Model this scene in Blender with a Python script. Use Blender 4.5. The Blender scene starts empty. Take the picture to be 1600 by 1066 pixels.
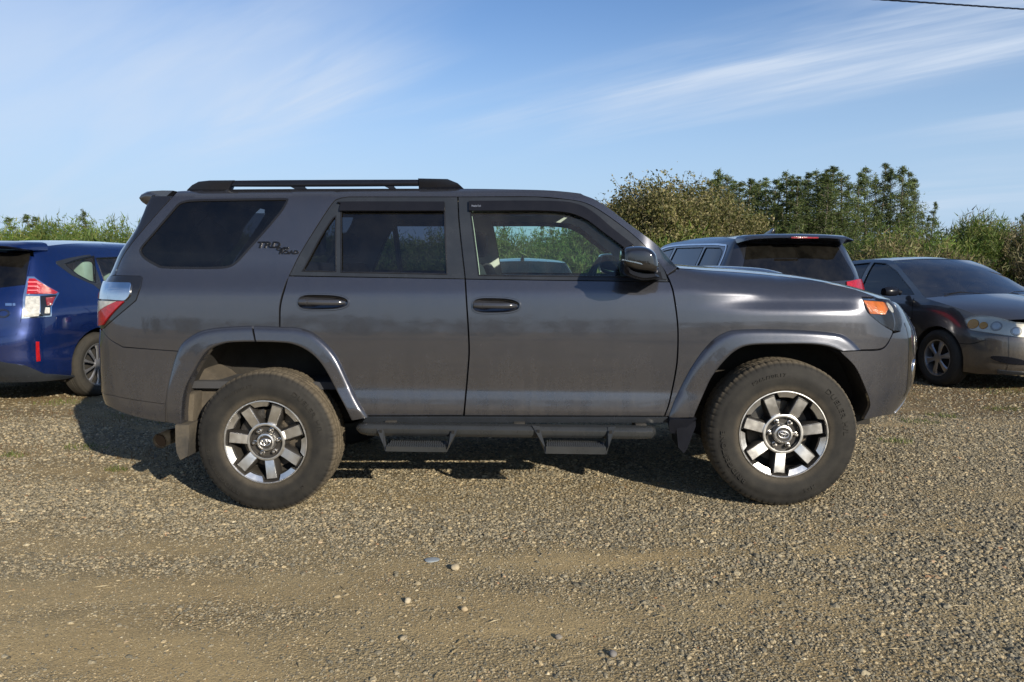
import bpy, bmesh, math, random
import numpy as np
from mathutils import Vector, Matrix, Quaternion
from mathutils.geometry import delaunay_2d_cdt
random.seed(7); rng = np.random.default_rng(7)
R = math.radians
scene = bpy.context.scene
COL = scene.collection
# ------------------------------------------------------------ camera, sky, sun, exposure
FPX = 1200.0                      # focal length in pixels of a 1600 px wide picture
CAM_H = 1.30
PITCH = math.atan((533 - 418) / FPX)
cam = bpy.data.cameras.new('camera'); cam_o = bpy.data.objects.new('camera', cam); COL.objects.link(cam_o)
cam.sensor_width = 36; cam.lens = 36 * FPX / 1600; cam.clip_end = 3000; cam.clip_start = 0.05
cam_o.location = (0, 0, CAM_H); cam_o.rotation_euler = (math.pi / 2 - PITCH, 0, 0)
scene.camera = cam_o
SUN_EL, SUN_AZ = R(20.5), R(147)   # azimuth clockwise from +Y
sund = Vector((math.sin(SUN_AZ) * math.cos(SUN_EL), math.cos(SUN_AZ) * math.cos(SUN_EL), math.sin(SUN_EL)))
sl = bpy.data.lights.new('sun', 'SUN'); sl.energy = 5.0; sl.angle = R(0.55); sl.color = (1.0, 0.90, 0.74)
so = bpy.data.objects.new('sun', sl); COL.objects.link(so)
so.rotation_euler = (-sund).to_track_quat('-Z', 'Y').to_euler(); so.location = sund * 40
scene.view_settings.view_transform = 'Standard'; scene.view_settings.look = 'None'
scene.view_settings.exposure = 0.5; scene.view_settings.gamma = 1; scene.view_settings.use_curve_mapping = False
scene.cycles.max_bounces = 10; scene.cycles.transparent_max_bounces = 16
scene.cycles.blur_glossy = 0.2; scene.cycles.caustics_reflective = False; scene.cycles.caustics_refractive = False

class NT:
    """tiny node-tree helper"""
    def __init__(s, tree): s.t = tree; s.n = tree.nodes; s.l = tree.links
    def new(s, typ, **kw):
        n = s.n.new(typ)
        for k, v in kw.items():
            if k.startswith('in_'): s.set(n, k[3:], v)
            else: setattr(n, k, v)
        return n
    def set(s, n, key, v):
        key = int(key) if isinstance(key, str) and key.isdigit() else key
        if isinstance(key, str): key = key.replace('__', ' ')
        sock = n.inputs[key]
        if hasattr(v, 'is_linked') or isinstance(v, bpy.types.NodeSocket): s.l.new(v, sock)
        elif isinstance(v, tuple) and len(v) == 3 and sock.type == 'RGBA': sock.default_value = (*v, 1)
        else: sock.default_value = v
    def math(s, op, a, b=None, c=None, clamp=False):
        n = s.n.new('ShaderNodeMath'); n.operation = op; n.use_clamp = clamp
        s.set(n, 0, a)
        if b is not None: s.set(n, 1, b)
        if c is not None: s.set(n, 2, c)
        return n.outputs[0]
    def mix(s, f, a, b, mode='MIX'):
        n = s.n.new('ShaderNodeMixRGB'); n.blend_type = mode
        s.set(n, 0, f); s.set(n, 1, a); s.set(n, 2, b); return n.outputs[0]
    def ramp(s, f, pts, interp='LINEAR'):
        n = s.n.new('ShaderNodeValToRGB'); cr = n.color_ramp; cr.interpolation = interp
        while len(cr.elements) < len(pts): cr.elements.new(0.5)
        for e, (p, c) in zip(cr.elements, pts):
            e.position = p; e.color = (c, c, c, 1) if not isinstance(c, tuple) else (*c, 1)
        s.l.new(f, n.inputs[0]); return n.outputs[0]
    def mapr(s, v, a, b, c=0., d=1., smooth=False):
        n = s.n.new('ShaderNodeMapRange'); n.clamp = True
        if smooth: n.interpolation_type = 'SMOOTHSTEP'
        s.set(n, 0, v)
        for i, q in enumerate((a, b, c, d)): n.inputs[i + 1].default_value = q
        return n.outputs[0]
    def noise(s, vec, scale, detail=4, rough=.55, dist=0., out=0):
        n = s.n.new('ShaderNodeTexNoise'); s.set(n, 'Vector', vec)
        n.inputs['Scale'].default_value = scale; n.inputs['Detail'].default_value = detail
        n.inputs['Roughness'].default_value = rough; n.inputs['Distortion'].default_value = dist
        return n.outputs[out]

world = bpy.data.worlds.new('World'); scene.world = world; world.use_nodes = True
w = NT(world.node_tree); w.n.clear()
sky = w.new('ShaderNodeTexSky', sky_type='NISHITA', sun_disc=False, sun_elevation=SUN_EL, sun_rotation=SUN_AZ)
sky.altitude = 0; sky.air_density = 1.0; sky.dust_density = 0.6; sky.ozone_density = 2.5
tc = w.new('ShaderNodeTexCoord')
sep = w.new('ShaderNodeSeparateXYZ'); w.l.new(tc.outputs['Generated'], sep.inputs[0])
dz = w.math('MAXIMUM', w.math('ADD', sep.outputs[2], 0.10), 0.04)
cx = w.math('DIVIDE', sep.outputs[0], dz); cy = w.math('DIVIDE', sep.outputs[1], dz)
cmb = w.new('ShaderNodeCombineXYZ', in_0=cx, in_1=cy)
# cirrus: long streaks drawn out along one wind direction
WIND = R(-43)
mp = w.new('ShaderNodeMapping', vector_type='TEXTURE'); w.l.new(cmb.outputs[0], mp.inputs[0]); mp.inputs['Rotation'].default_value = (0, 0, WIND); mp.inputs['Scale'].default_value = (1, 1, 1)
rs = w.new('ShaderNodeSeparateXYZ'); w.l.new(mp.outputs[0], rs.inputs[0]); along, acr = rs.outputs[0], rs.outputs[1]
def aniso(sa, sc_, ox, detail, rough, dist):
    c_ = w.new('ShaderNodeCombineXYZ', in_0=w.math('MULTIPLY_ADD', along, sa, ox), in_1=w.math('MULTIPLY', acr, sc_)); return w.noise(c_.outputs[0], 1.0, detail, rough, dist)
fine = aniso(.55, 5.5, 3.3, 7, .62, .9); mid = aniso(.38, 1.7, 7.1, 5, .55, .6); big = aniso(.30, .42, 1.9, 3, .5, .2)
band = w.math('MULTIPLY', w.mapr(acr, 1.95, 2.55, 0, 1, True), w.mapr(acr, 2.80, 3.45, 1, 0, True))
band = w.math('MULTIPLY', band, w.mapr(along, -3.3, -.9, 0, 1, True))
streak = w.math('MULTIPLY', w.mapr(fine, .34, .72, 0, 1, True), w.mapr(mid, .36, .66, .12, 1, True))
soft = w.mapr(mid, .36, .70, 0, 1, True)
cl = w.math('MULTIPLY', band, w.math('ADD', w.math('MULTIPLY', streak, .46), w.math('MULTIPLY', soft, .68)))
cl = w.math('ADD', cl, w.math('MULTIPLY', w.math('MULTIPLY', w.mapr(big, .42, .66, 0, 1, True), w.math('ADD', w.math('MULTIPLY', streak, .35), w.math('MULTIPLY', soft, .45))), .75))
lx = w.math('ADD', sep.outputs[0], .50); lz = w.math('SUBTRACT', sep.outputs[2], .22)
lv = w.math('MULTIPLY', w.mapr(w.math('ABSOLUTE', lx), 0, .46, 1, 0, True), w.mapr(w.math('ABSOLUTE', lz), 0, .26, 1, 0, True))
cl = w.math('ADD', cl, w.math('MULTIPLY', lv, w.mapr(mid, .25, .75, .26, .70)))
cl = w.math('MINIMUM', cl, .85)
cl = w.math('MULTIPLY', cl, w.mapr(sep.outputs[2], -.02, .05, 0, 1))
hz = w.mapr(sep.outputs[2], 0.02, .34, .85, 0.0, True)
skyb = w.mix(1.0, sky.outputs[0], (.86, .98, 1.18), 'MULTIPLY')
skycol = w.mix(hz, skyb, (3.9, 5.3, 7.1))
skycol = w.mix(cl, skycol, (5.4, 6.2, 7.4))
bg = w.new('ShaderNodeBackground'); w.l.new(skycol, bg.inputs[0]); bg.inputs[1].default_value = 0.086
wo = w.new('ShaderNodeOutputWorld'); w.l.new(bg.outputs[0], wo.inputs[0])
# ------------------------------------------------------------ tracing helpers
def pix_ray(px, py):
    a = (px - 800) / FPX; b = -(py - 533) / FPX
    return np.array((a, math.cos(PITCH) + b * math.sin(PITCH), -math.sin(PITCH) + b * math.cos(PITCH)))
def project(P):
    P = np.asarray(P, float); x, y, z = P[..., 0], P[..., 1], P[..., 2] - CAM_H
    d = y * math.cos(PITCH) - z * math.sin(PITCH); v = y * math.sin(PITCH) + z * math.cos(PITCH)
    return np.stack((800 + FPX * x / d, 533 - FPX * v / d), -1)
def frame(loc, heading):
    """4x4 of a car frame: x forward, y left, z up"""
    c, s = math.cos(heading), math.sin(heading)
    return np.array(((c, -s, 0, loc[0]), (s, c, 0, loc[1]), (0, 0, 1, loc[2]), (0, 0, 0, 1.)))
def to_world(M, P):
    P = np.asarray(P, float); return P @ M[:3, :3].T + M[:3, 3]

def pchip(pts):
    """monotone smooth function through points, as a fast table"""
    xs = np.array([p[0] for p in pts], float); ys = np.array([p[1] for p in pts], float)
    h = np.diff(xs); d = np.diff(ys) / h; m = np.zeros_like(xs)
    for i in range(1, len(xs) - 1):
        if d[i - 1] * d[i] > 0:
            w1, w2 = 2 * h[i] + h[i - 1], h[i] + 2 * h[i - 1]
            m[i] = (w1 + w2) / (w1 / d[i - 1] + w2 / d[i])
    m[0], m[-1] = d[0], d[-1]
    T = np.linspace(xs[0], xs[-1], 1200); i = np.clip(np.searchsorted(xs, T, 'right') - 1, 0, len(h) - 1)
    t = (T - xs[i]) / h[i]
    Y = ((1 + 2 * t) * (1 - t) ** 2 * ys[i] + t * (1 - t) ** 2 * h[i] * m[i] + t * t * (3 - 2 * t) * ys[i + 1] + t * t * (t - 1) * h[i] * m[i + 1])
    return lambda v: np.interp(v, T, Y)
def sstep(a, b, x):
    t = np.clip((np.asarray(x, float) - a) / (b - a), 0, 1); return t * t * (3 - 2 * t)
def catmull(pts, n=8, closed=False):
    P = np.array(pts, float); N = len(P)
    if N < 3 and not closed:
        return [tuple(P[0] * (1 - t) + P[-1] * t) for t in np.linspace(0, 1, n + 1)]
    out = []
    for i in range(N if closed else N - 1):
        p0 = P[(i - 1) % N] if (closed or i > 0) else 2 * P[0] - P[1]
        p1, p2 = P[i], P[(i + 1) % N]
        p3 = P[(i + 2) % N] if (closed or i + 2 < N) else 2 * P[-1] - P[-2]
        for t in np.arange(n) / n:
            out.append(tuple(.5 * (2 * p1 + (p2 - p0) * t + (2 * p0 - 5 * p1 + 4 * p2 - p3) * t * t + (3 * p1 - p0 - 3 * p2 + p3) * t ** 3)))
    if not closed: out.append(tuple(P[-1]))
    return out
def chain(*secs):
    """join curve sections at their common corners"""
    out = []
    for s in secs:
        for p in s:
            if not out or (abs(out[-1][0] - p[0]) + abs(out[-1][1] - p[1]) > 1e-5): out.append(tuple(p))
    if abs(out[0][0] - out[-1][0]) + abs(out[0][1] - out[-1][1]) < 1e-5: out.pop()
    return out
def densify(poly, step, closed=True):
    out = []; n = len(poly)
    for i in range(n if closed else n - 1):
        a, b = np.array(poly[i], float), np.array(poly[(i + 1) % n], float)
        k = max(1, int(math.ceil(np.linalg.norm(b - a) / step)))
        for j in range(k): out.append(tuple(a + (b - a) * j / k))
    if not closed: out.append(tuple(poly[-1]))
    return out
def rounded(poly, r, n=5):
    """round the corners of a polygon"""
    out = []; N = len(poly)
    for i in range(N):
        p0, p1, p2 = (np.array(poly[(i + k) % N], float) for k in (-1, 0, 1))
        a, b = p0 - p1, p2 - p1; la, lb = np.linalg.norm(a), np.linalg.norm(b)
        q = min(r, la * .48, lb * .48); A = p1 + a / la * q; B = p1 + b / lb * q
        for t in np.linspace(0, 1, n): out.append(tuple((1 - t) ** 2 * A + 2 * t * (1 - t) * p1 + t * t * B))
    return out
def inside(poly, P):
    x, y = P[:, 0], P[:, 1]; r = np.zeros(len(P), bool); n = len(poly)
    for i in range(n):
        x1, y1 = poly[i]; x2, y2 = poly[(i + 1) % n]
        if y1 == y2: continue
        c = ((y1 > y) != (y2 > y)) & (x < (x2 - x1) * (y - y1) / (y2 - y1) + x1); r ^= c
    return r
def near_edge(poly, P, d):
    r = np.zeros(len(P), bool); n = len(poly)
    for i in range(n):
        a = np.array(poly[i]); b = np.array(poly[(i + 1) % n]); ab = b - a; L = ab @ ab + 1e-12
        t = np.clip(((P - a) @ ab) / L, 0, 1); q = P - (a + t[:, None] * ab); r |= (q * q).sum(1) < d * d
    return r
def area2(poly):
    p = np.array(poly); q = np.roll(p, -1, 0); return float((p[:, 0] * q[:, 1] - q[:, 0] * p[:, 1]).sum())
def inset(poly, d):
    """move a polygon's outline inwards by d (outwards when negative)"""
    P = np.array(poly, float); s = 1 if area2(poly) > 0 else -1
    e = np.roll(P, -1, 0) - P; e /= np.linalg.norm(e, axis=1)[:, None] + 1e-12
    nrm = np.stack((-e[:, 1], e[:, 0]), 1) * s; v = nrm + np.roll(nrm, 1, 0); v /= np.linalg.norm(v, axis=1)[:, None] + 1e-9
    return [tuple(p) for p in P + v * d]

# ------------------------------------------------------------ mesh helpers
def link(o, parent=None):
    COL.objects.link(o)
    if parent is not None: o.parent = parent
    return o
def mesh_obj(name, V, F, mat, parent=None, normals=None, smooth=True, mats=None, mi=None):
    me = bpy.data.meshes.new(name)
    me.from_pydata([tuple(map(float, v)) for v in V], [], [tuple(int(i) for i in f) for f in F])
    if mats:
        for m in mats: me.materials.append(m)
        if mi is not None: me.polygons.foreach_set('material_index', np.asarray(mi, dtype=np.int32))
    elif mat: me.materials.append(mat)
    if smooth: me.polygons.foreach_set('use_smooth', np.ones(len(me.polygons), bool))
    me.update()
    if normals is not None:
        me.normals_split_custom_set_from_vertices([tuple(map(float, n)) for n in normals])
    return link(bpy.data.objects.new(name, me), parent)
def tag(o, label=None, cat=None, group=None, kind=None):
    for k, v in (('label', label), ('category', cat), ('group', group), ('kind', kind)):
        if v: o[k] = v
    return o
def empty(name, parent=None, M=None):
    o = link(bpy.data.objects.new(name, None), parent); o.empty_display_size = .2
    if M is not None: o.matrix_world = Matrix(M.tolist())
    return o
class MB:
    """collects simple solids, builds one mesh"""
    def __init__(s): s.V = []; s.F = []
    def add(s, V, F):
        o = len(s.V); s.V += [tuple(map(float, v)) for v in V]; s.F += [tuple(i + o for i in f) for f in F]; return s
    def box(s, lo, hi):
        (a, b, c), (d, e, f) = lo, hi
        return s.add([(a, b, c), (d, b, c), (d, e, c), (a, e, c), (a, b, f), (d, b, f), (d, e, f), (a, e, f)],
                     [(0, 3, 2, 1), (4, 5, 6, 7), (0, 1, 5, 4), (1, 2, 6, 5), (2, 3, 7, 6), (3, 0, 4, 7)])
    def tube(s, pts, r, n=10, caps=True, squash=1.0):
        P = [Vector(p) for p in pts]; rs = r if hasattr(r, '__len__') else [r] * len(P); base = len(s.V); up = None
        for i, p in enumerate(P):
            t = (P[min(i + 1, len(P) - 1)] - P[max(i - 1, 0)]).normalized()
            if up is None: up = Vector((0, 0, 1)) if abs(t.z) < .9 else Vector((1, 0, 0))
            a = t.cross(up).normalized(); b = a.cross(t).normalized(); up = b
            for k in range(n):
                th = 2 * math.pi * k / n; s.V.append(tuple(p + a * math.cos(th) * rs[i] + b * math.sin(th) * rs[i] * squash))
        for i in range(len(P) - 1):
            for k in range(n):
                k2 = (k + 1) % n; s.F.append((base + i * n + k, base + (i + 1) * n + k, base + (i + 1) * n + k2, base + i * n + k2))
        if caps:
            s.F.append(tuple(base + k for k in range(n))); s.F.append(tuple(base + (len(P) - 1) * n + k for k in reversed(range(n))))
        return s
    def lathe(s, prof, n=64, axis='y', a0=0., a1=2 * math.pi, c=(0, 0, 0)):
        """prof of (radius, along); around local y"""
        full = abs(a1 - a0 - 2 * math.pi) < 1e-6; m = n if full else n + 1; base = len(s.V)
        for k in range(m):
            t = a0 + (a1 - a0) * k / n
            for r, y in prof:
                if axis == 'y': s.V.append((c[0] + r * math.cos(t), c[1] + y, c[2] + r * math.sin(t)))
                elif axis == 'x': s.V.append((c[0] + y, c[1] + r * math.cos(t), c[2] + r * math.sin(t)))
                else: s.V.append((c[0] + r * math.cos(t), c[1] + r * math.sin(t), c[2] + y))
        L = len(prof)
        for k in range(n):
            k2 = (k + 1) % m
            for i in range(L - 1): s.F.append((base + k * L + i, base + k2 * L + i, base + k2 * L + i + 1, base + k * L + i + 1))
        return s
    def prism(s, poly, y0, y1, f=None):
        """poly in (x,z) extruded in y; f maps (x,y,z)->point"""
        n = len(poly); f = f or (lambda x, y, z: (x, y, z)); base = len(s.V)
        for y in (y0, y1): s.V += [tuple(f(x, y, z)) for x, z in poly]
        s.F += [(base + i, base + (i + 1) % n, base + n + (i + 1) % n, base + n + i) for i in range(n)]
        from mathutils.geometry import tessellate_polygon
        for t in tessellate_polygon([[Vector((x, z, 0)) for x, z in poly]]):
            s.F.append(tuple(base + i for i in t)); s.F.append(tuple(base + n + i for i in reversed(t)))
        return s
    def build(s, name, mat, parent=None, bevel=0., smooth=True, seg=2, angle=35):
        o = mesh_obj(name, s.V, s.F, mat, parent, smooth=False); me = o.data
        bm = bmesh.new(); bm.from_mesh(me); bmesh.ops.recalc_face_normals(bm, faces=bm.faces)
        if bevel:
            bmesh.ops.remove_doubles(bm, verts=bm.verts, dist=1e-5)
            ed = [e for e in bm.edges if len(e.link_faces) == 2 and e.calc_face_angle(0) > R(angle)]
            bmesh.ops.bevel(bm, geom=ed, offset=bevel, segments=seg, profile=.5, affect='EDGES', clamp_overlap=True)
        for f in bm.faces: f.smooth = smooth
        for e in bm.edges:
            if len(e.link_faces) == 2 and e.calc_face_angle(0) > R(angle): e.smooth = False
        bm.to_mesh(me); bm.free(); return o
def copy_tree(o, parent=None):
    c = o.copy(); COL.objects.link(c); c.parent = parent
    for ch in list(o.children): copy_tree(ch, c)
    return c

# ------------------------------------------------------------ car body surface
class Surf:
    """body side wrapped round the corners: u runs along the plan outline, z is height"""
    def __init__(s, path, side, rear, front):
        P = np.array(catmull(path, 24)); d = np.r_[0, np.cumsum(np.linalg.norm(np.diff(P, axis=0), axis=1))]
        U = np.linspace(0, d[-1], 3000); X = np.interp(U, d, P[:, 0]); Y = np.interp(U, d, P[:, 1])
        k = np.ones(61) / 61
        def sm(a):
            b = np.r_[2 * a[0] - a[30:0:-1], a, 2 * a[-1] - a[-2:-32:-1]]; return np.convolve(b, k, 'valid')
        X, Y = sm(X), sm(Y); Y[0] = 0; Y[-1] = 0
        tx, ty = np.gradient(X), np.gradient(Y); L = np.hypot(tx, ty)
        s.NX, s.NY = ty / L, -tx / L
        U = U - U[np.argmin(abs(X))]
        s.U, s.X, s.Y = U, X, Y; s.side, s.rear, s.front = side, rear, front; s.u0, s.u1 = U[0], U[-1]
    def p(s, u, z, off=0.):
        u = np.asarray(u, float); z = np.asarray(z, float)
        X = np.interp(u, s.U, s.X); Y = np.interp(u, s.U, s.Y); nx = np.interp(u, s.U, s.NX); ny = np.interp(u, s.U, s.NY)
        e = np.where(nx < 0, s.rear(z), s.front(z))
        return np.stack((X - nx * e + nx * off, Y - ny * s.side(X, z) + ny * off, z), -1)
    def n(s, u, z):
        h = 2e-3; u = np.asarray(u, float)
        uu = np.clip(u, s.u0 + h, s.u1 - h)
        a = s.p(uu + h, z) - s.p(uu - h, z); b = s.p(uu, z + h) - s.p(uu, z - h)
        c = np.cross(a, b); return c / (np.linalg.norm(c, axis=-1, keepdims=True) + 1e-12)
    def po(s, u, z, off):
        return s.p(u, z) + s.n(u, z) * off if off else s.p(u, z)
    def ux(s, x): return float(np.interp(x, s.X, s.U))
    def ry(s, y):     # u on the rear face at lateral y (negative near side)
        h = np.argmin(abs(s.X)); i = slice(0, h); return float(np.interp(-abs(y), s.Y[i][::-1], s.U[i][::-1]))
    def fy(s, y):
        h = np.argmin(abs(s.X)); i = slice(h, None); return float(np.interp(-abs(y), s.Y[i], s.U[i]))
    def trace(s, M, pts, off=0., g=None):
        """pixel points -> (u, z) where the view ray meets the surface (M = car frame)"""
        out = []
        for q in pts:
            if len(q) == 3: out.append((q[1], q[2])); continue
            px, py = q
            if g is None:
                r = pix_ray(px, py); n = M[:3, 1]; k = ((M[:3, 3] - n * .88) @ n) / (r @ n); W = r * k + np.array((0, 0, CAM_H))
                l = M[:3, :3].T @ (W - M[:3, 3]); g = np.array((np.clip(l[0], -2.1, 2.0), np.clip(l[2], .3, 1.7)))
            v = g.copy()
            for it in range(25):
                h = 1e-4; U = np.array((v[0], v[0] + h, v[0])); Z = np.array((v[1], v[1], v[1] + h))
                q3 = project(to_world(M, s.p(U, Z, off))); J = np.stack((q3[1] - q3[0], q3[2] - q3[0]), 1) / h
                e = np.array((px, py)) - q3[0]
                dlt = np.linalg.lstsq(J, e, rcond=1e-3)[0]; dlt = np.clip(dlt, -.15, .15); v = v + dlt
                v[0] = np.clip(v[0], s.u0 + .01, s.u1 - .01)
                if abs(e).max() < .02: break
            out.append((float(v[0]), float(v[1]))); g = v
        return out

def panel(surf, poly, name, mat, parent, holes=(), off=0., thick=.02, grid=.05, step=.03, side='near', rim=.35, edge_in=.0):
    """a body panel cut to an outline in (u,z), with a folded edge. side: near, far or whole (mirrored and joined)"""
    loops = [densify(poly, step)] + [densify(h, step) for h in holes]
    loops = [l if (area2(l) > 0) == (i == 0) else l[::-1] for i, l in enumerate(loops)]
    A = np.array(loops[0]); lo, hi = A.min(0), A.max(0)
    gx = np.arange(lo[0] + grid * .5, hi[0], grid); gz = np.arange(lo[1] + grid * .3, hi[1], grid * .7)
    G = np.stack(np.meshgrid(gx, gz), -1).reshape(-1, 2)
    if len(G):
        k = inside(loops[0], G) & ~near_edge(loops[0], G, grid * .3)
        for h in loops[1:]: k &= ~inside(h, G) & ~near_edge(h, G, grid * .3)
        G = G[k]
    pts = [p for l in loops for p in l]; nb = len(pts); edges = []; st = 0
    for l in loops:
        n = len(l); edges += [(st + i, st + (i + 1) % n) for i in range(n)]; st += n
    allp = pts + [tuple(g) for g in G]
    v2, e2, f2, ov, oe, of = delaunay_2d_cdt([Vector(p) for p in allp], edges, [], 0, 1e-7)
    v2 = np.array([tuple(v) for v in v2]); F = np.array([tuple(f) for f in f2])
    C = v2[F].mean(1); keep = inside(loops[0], C)
    for h in loops[1:]: keep &= ~inside(h, C)
    F = F[keep]
    P3 = surf.po(v2[:, 0], v2[:, 1], off); N3 = surf.n(v2[:, 0], v2[:, 1])
    inv = {}
    for i, o in enumerate(ov):
        for k in o: inv[k] = i
    V = list(P3); N = list(N3); Fs = [tuple(f) for f in F]
    # orientation
    cr = np.cross(P3[F[:, 1]] - P3[F[:, 0]], P3[F[:, 2]] - P3[F[:, 0]])
    if (cr * N3[F[:, 0]]).sum() < 0: Fs = [f[::-1] for f in Fs]
    if thick:
        st = 0
        for l in loops:
            n = len(l); ids = [inv.get(st + i, None) for i in range(n)]; st += n
            L = np.array(l); T = np.roll(L, -1, 0) - np.roll(L, 1, 0); T /= np.linalg.norm(T, axis=1)[:, None] + 1e-12
            O = np.stack((T[:, 1], -T[:, 0]), 1)       # outward in the (u,z) plane
            P0 = surf.po(L[:, 0], L[:, 1], off); nn = surf.n(L[:, 0], L[:, 1])
            P1 = surf.po(L[:, 0] + O[:, 0] * 1e-3, L[:, 1] + O[:, 1] * 1e-3, off); o3 = P1 - P0
            o3 -= (o3 * nn).sum(1)[:, None] * nn; o3 /= np.linalg.norm(o3, axis=1)[:, None] + 1e-12
            base = len(V)
            rr = rim * .01
            for i in range(n):
                m = nn[i] + o3[i] * 1.0; m = m / np.linalg.norm(m)
                V += [P0[i], P0[i] + o3[i] * rr * .5 - nn[i] * rr, P0[i] + o3[i] * rr * .5 - nn[i] * thick]; N += [m, o3[i], o3[i]]
            for i in range(n):
                j = (i + 1) % n; p, q = base + i * 3, base + j * 3
                f = [(p, q, q + 1, p + 1), (p + 1, q + 1, q + 2, p + 2)]
                if np.cross(V[q] - V[p], V[p + 1] - V[p]) @ N[p + 1] < 0: f = [g[::-1] for g in f]
                Fs += f
    V = np.array(V); N = np.array(N)
    if side in ('far', 'whole'):
        V2 = V * (1, -1, 1); N2 = N * (1, -1, 1); F2 = [f[::-1] for f in Fs]
        if side == 'far': V, N, Fs = V2, N2, F2
        else:
            Fs = Fs + [tuple(i + len(V) for i in f) for f in F2]; V = np.r_[V, V2]; N = np.r_[N, N2]
    return mesh_obj(name, V, Fs, mat, parent, normals=N)
def both(surf, poly, name, mat, parent, farparent=None, **kw):
    return panel(surf, poly, name, mat, parent, side='near', **kw), panel(surf, poly, name, mat, farparent or parent, side='far', **kw)
def cross_loft(name, edge, mat, parent, bulge, n=24, thick=0.):
    """surface from a near-side curve to its mirror image; bulge(i, s)->(dx,dy,dz), s in -1..1"""
    V = []; m = len(edge)
    for i, (x, y, z) in enumerate(edge):
        for k in range(n + 1):
            s = -1 + 2 * k / n; b = bulge(i / (m - 1), s); V.append((x + b[0], abs(y) * s, z + b[2]))
    F = [(i * (n + 1) + k, (i + 1) * (n + 1) + k, (i + 1) * (n + 1) + k + 1, i * (n + 1) + k + 1) for i in range(m - 1) for k in range(n)]
    o = mesh_obj(name, V, F, mat, parent)
    bm = bmesh.new(); bm.from_mesh(o.data); bm.normal_update()
    up = sum((f.normal.z + .2 * f.normal.x * (1 if V[0][0] > 0 else -1) for f in bm.faces))
    if up < 0: bmesh.ops.reverse_faces(bm, faces=bm.faces)
    bm.to_mesh(o.data); bm.free()
    return o
def pillow(prof, ys, scales, name, mat, parent, center=None, f=None, smooth_ang=50, shift=None):
    """closed outline (x,z) swept through y stations with scaling; ends capped"""
    P = np.array(prof, float); c = np.array(center) if center is not None else (P.min(0) + P.max(0)) / 2; n = len(P); V = []
    for j, (y, s) in enumerate(zip(ys, scales)):
        sx, sz = s if hasattr(s, '__len__') else (s, s); dx, dz_ = shift[j] if shift else (0, 0)
        for x, z in P: V.append((c[0] + (x - c[0]) * sx + dx, y, c[1] + (z - c[1]) * sz + dz_))
    F = [(j * n + i, j * n + (i + 1) % n, (j + 1) * n + (i + 1) % n, (j + 1) * n + i) for j in range(len(ys) - 1) for i in range(n)]
    from mathutils.geometry import tessellate_polygon
    for t in tessellate_polygon([[Vector((x, z, 0)) for x, z in P]]):
        F.append(tuple(t)); F.append(tuple((len(ys) - 1) * n + i for i in reversed(t)))
    if f is not None: V = [f(*v) for v in V]
    mb = MB(); mb.add(V, F); return mb.build(name, mat, parent, angle=smooth_ang)
def text_mesh(body, size, depth, font_shear=0., spacing=1., width=1., bold=.012):
    """lettering as mesh arrays in the x,y plane, centred"""
    cu = bpy.data.curves.new('lettering', 'FONT'); cu.body = body; cu.size = size; cu.extrude = depth / 2; cu.shear = font_shear
    cu.space_character = spacing; cu.align_x = 'CENTER'; cu.align_y = 'CENTER'; cu.offset = size * bold; cu.resolution_u = 3
    o = bpy.data.objects.new('lettering', cu); COL.objects.link(o); dg = bpy.context.evaluated_depsgraph_get()
    me = bpy.data.meshes.new_from_object(o.evaluated_get(dg)); V = [(v.co.x * width, v.co.y, v.co.z) for v in me.vertices]; F = [tuple(p.vertices) for p in me.polygons]
    bpy.data.objects.remove(o); bpy.data.meshes.remove(me); bpy.data.curves.remove(cu)
    return V, F
# ------------------------------------------------------------ materials
MATS = {}
def new_mat(name):
    m = bpy.data.materials.new(name); m.use_nodes = True; t = NT(m.node_tree); t.n.clear()
    o = t.new('ShaderNodeOutputMaterial'); b = t.new('ShaderNodeBsdfPrincipled'); t.l.new(b.outputs[0], o.inputs[0]); MATS[name] = m
    return m, t, b, o
def objco(t):
    return t.new('ShaderNodeTexCoord').outputs['Object']
def bump(t, b, h, strength, dist=.01):
    n = t.new('ShaderNodeBump'); t.set(n, 'Height', h); n.inputs['Strength'].default_value = strength; n.inputs['Distance'].default_value = dist
    t.l.new(n.outputs[0], b.inputs['Normal']); return n
DUST = (0.20, 0.165, 0.115)
def plain(name, col, rough=.5, metal=0., coat=0., spec=.5, var=.12, dust=0., scale=9., grain=0., grain_scale=400):
    """solid material with slight wear, optional dust that gathers low down and in patches"""
    m, t, b, o = new_mat(name); co = objco(t)
    n = t.noise(co, scale, 5, .6)
    f = t.mapr(n, .3, .7, 1 - var, 1 + var)
    c = t.mix(1.0, col, f, 'MULTIPLY')
    r = t.mapr(n, .3, .7, max(.02, rough * .85), min(1, rough * 1.2))
    if dust:
        n3 = t.noise(co, 3.1, 6, .65); n4 = t.noise(co, 60, 3, .6)
        s = t.new('ShaderNodeSeparateXYZ'); t.l.new(co, s.inputs[0])
        d = t.math('MULTIPLY', t.math('ADD', t.mapr(n3, .35, .75, .12, 1), t.mapr(n4, .4, .7, 0, .25)), dust, clamp=True)
        c = t.mix(d, c, DUST); r = t.math('ADD', r, t.math('MULTIPLY', d, .4), clamp=True)
    t.set(b, 'Base Color', c); t.set(b, 'Roughness', r)
    b.inputs['Metallic'].default_value = metal; b.inputs['Coat Weight'].default_value = coat; b.inputs['Coat Roughness'].default_value = .04
    b.inputs['Specular IOR Level'].default_value = spec
    if grain: bump(t, b, t.noise(co, grain_scale, 3, .6), grain, .002)
    return m
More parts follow.
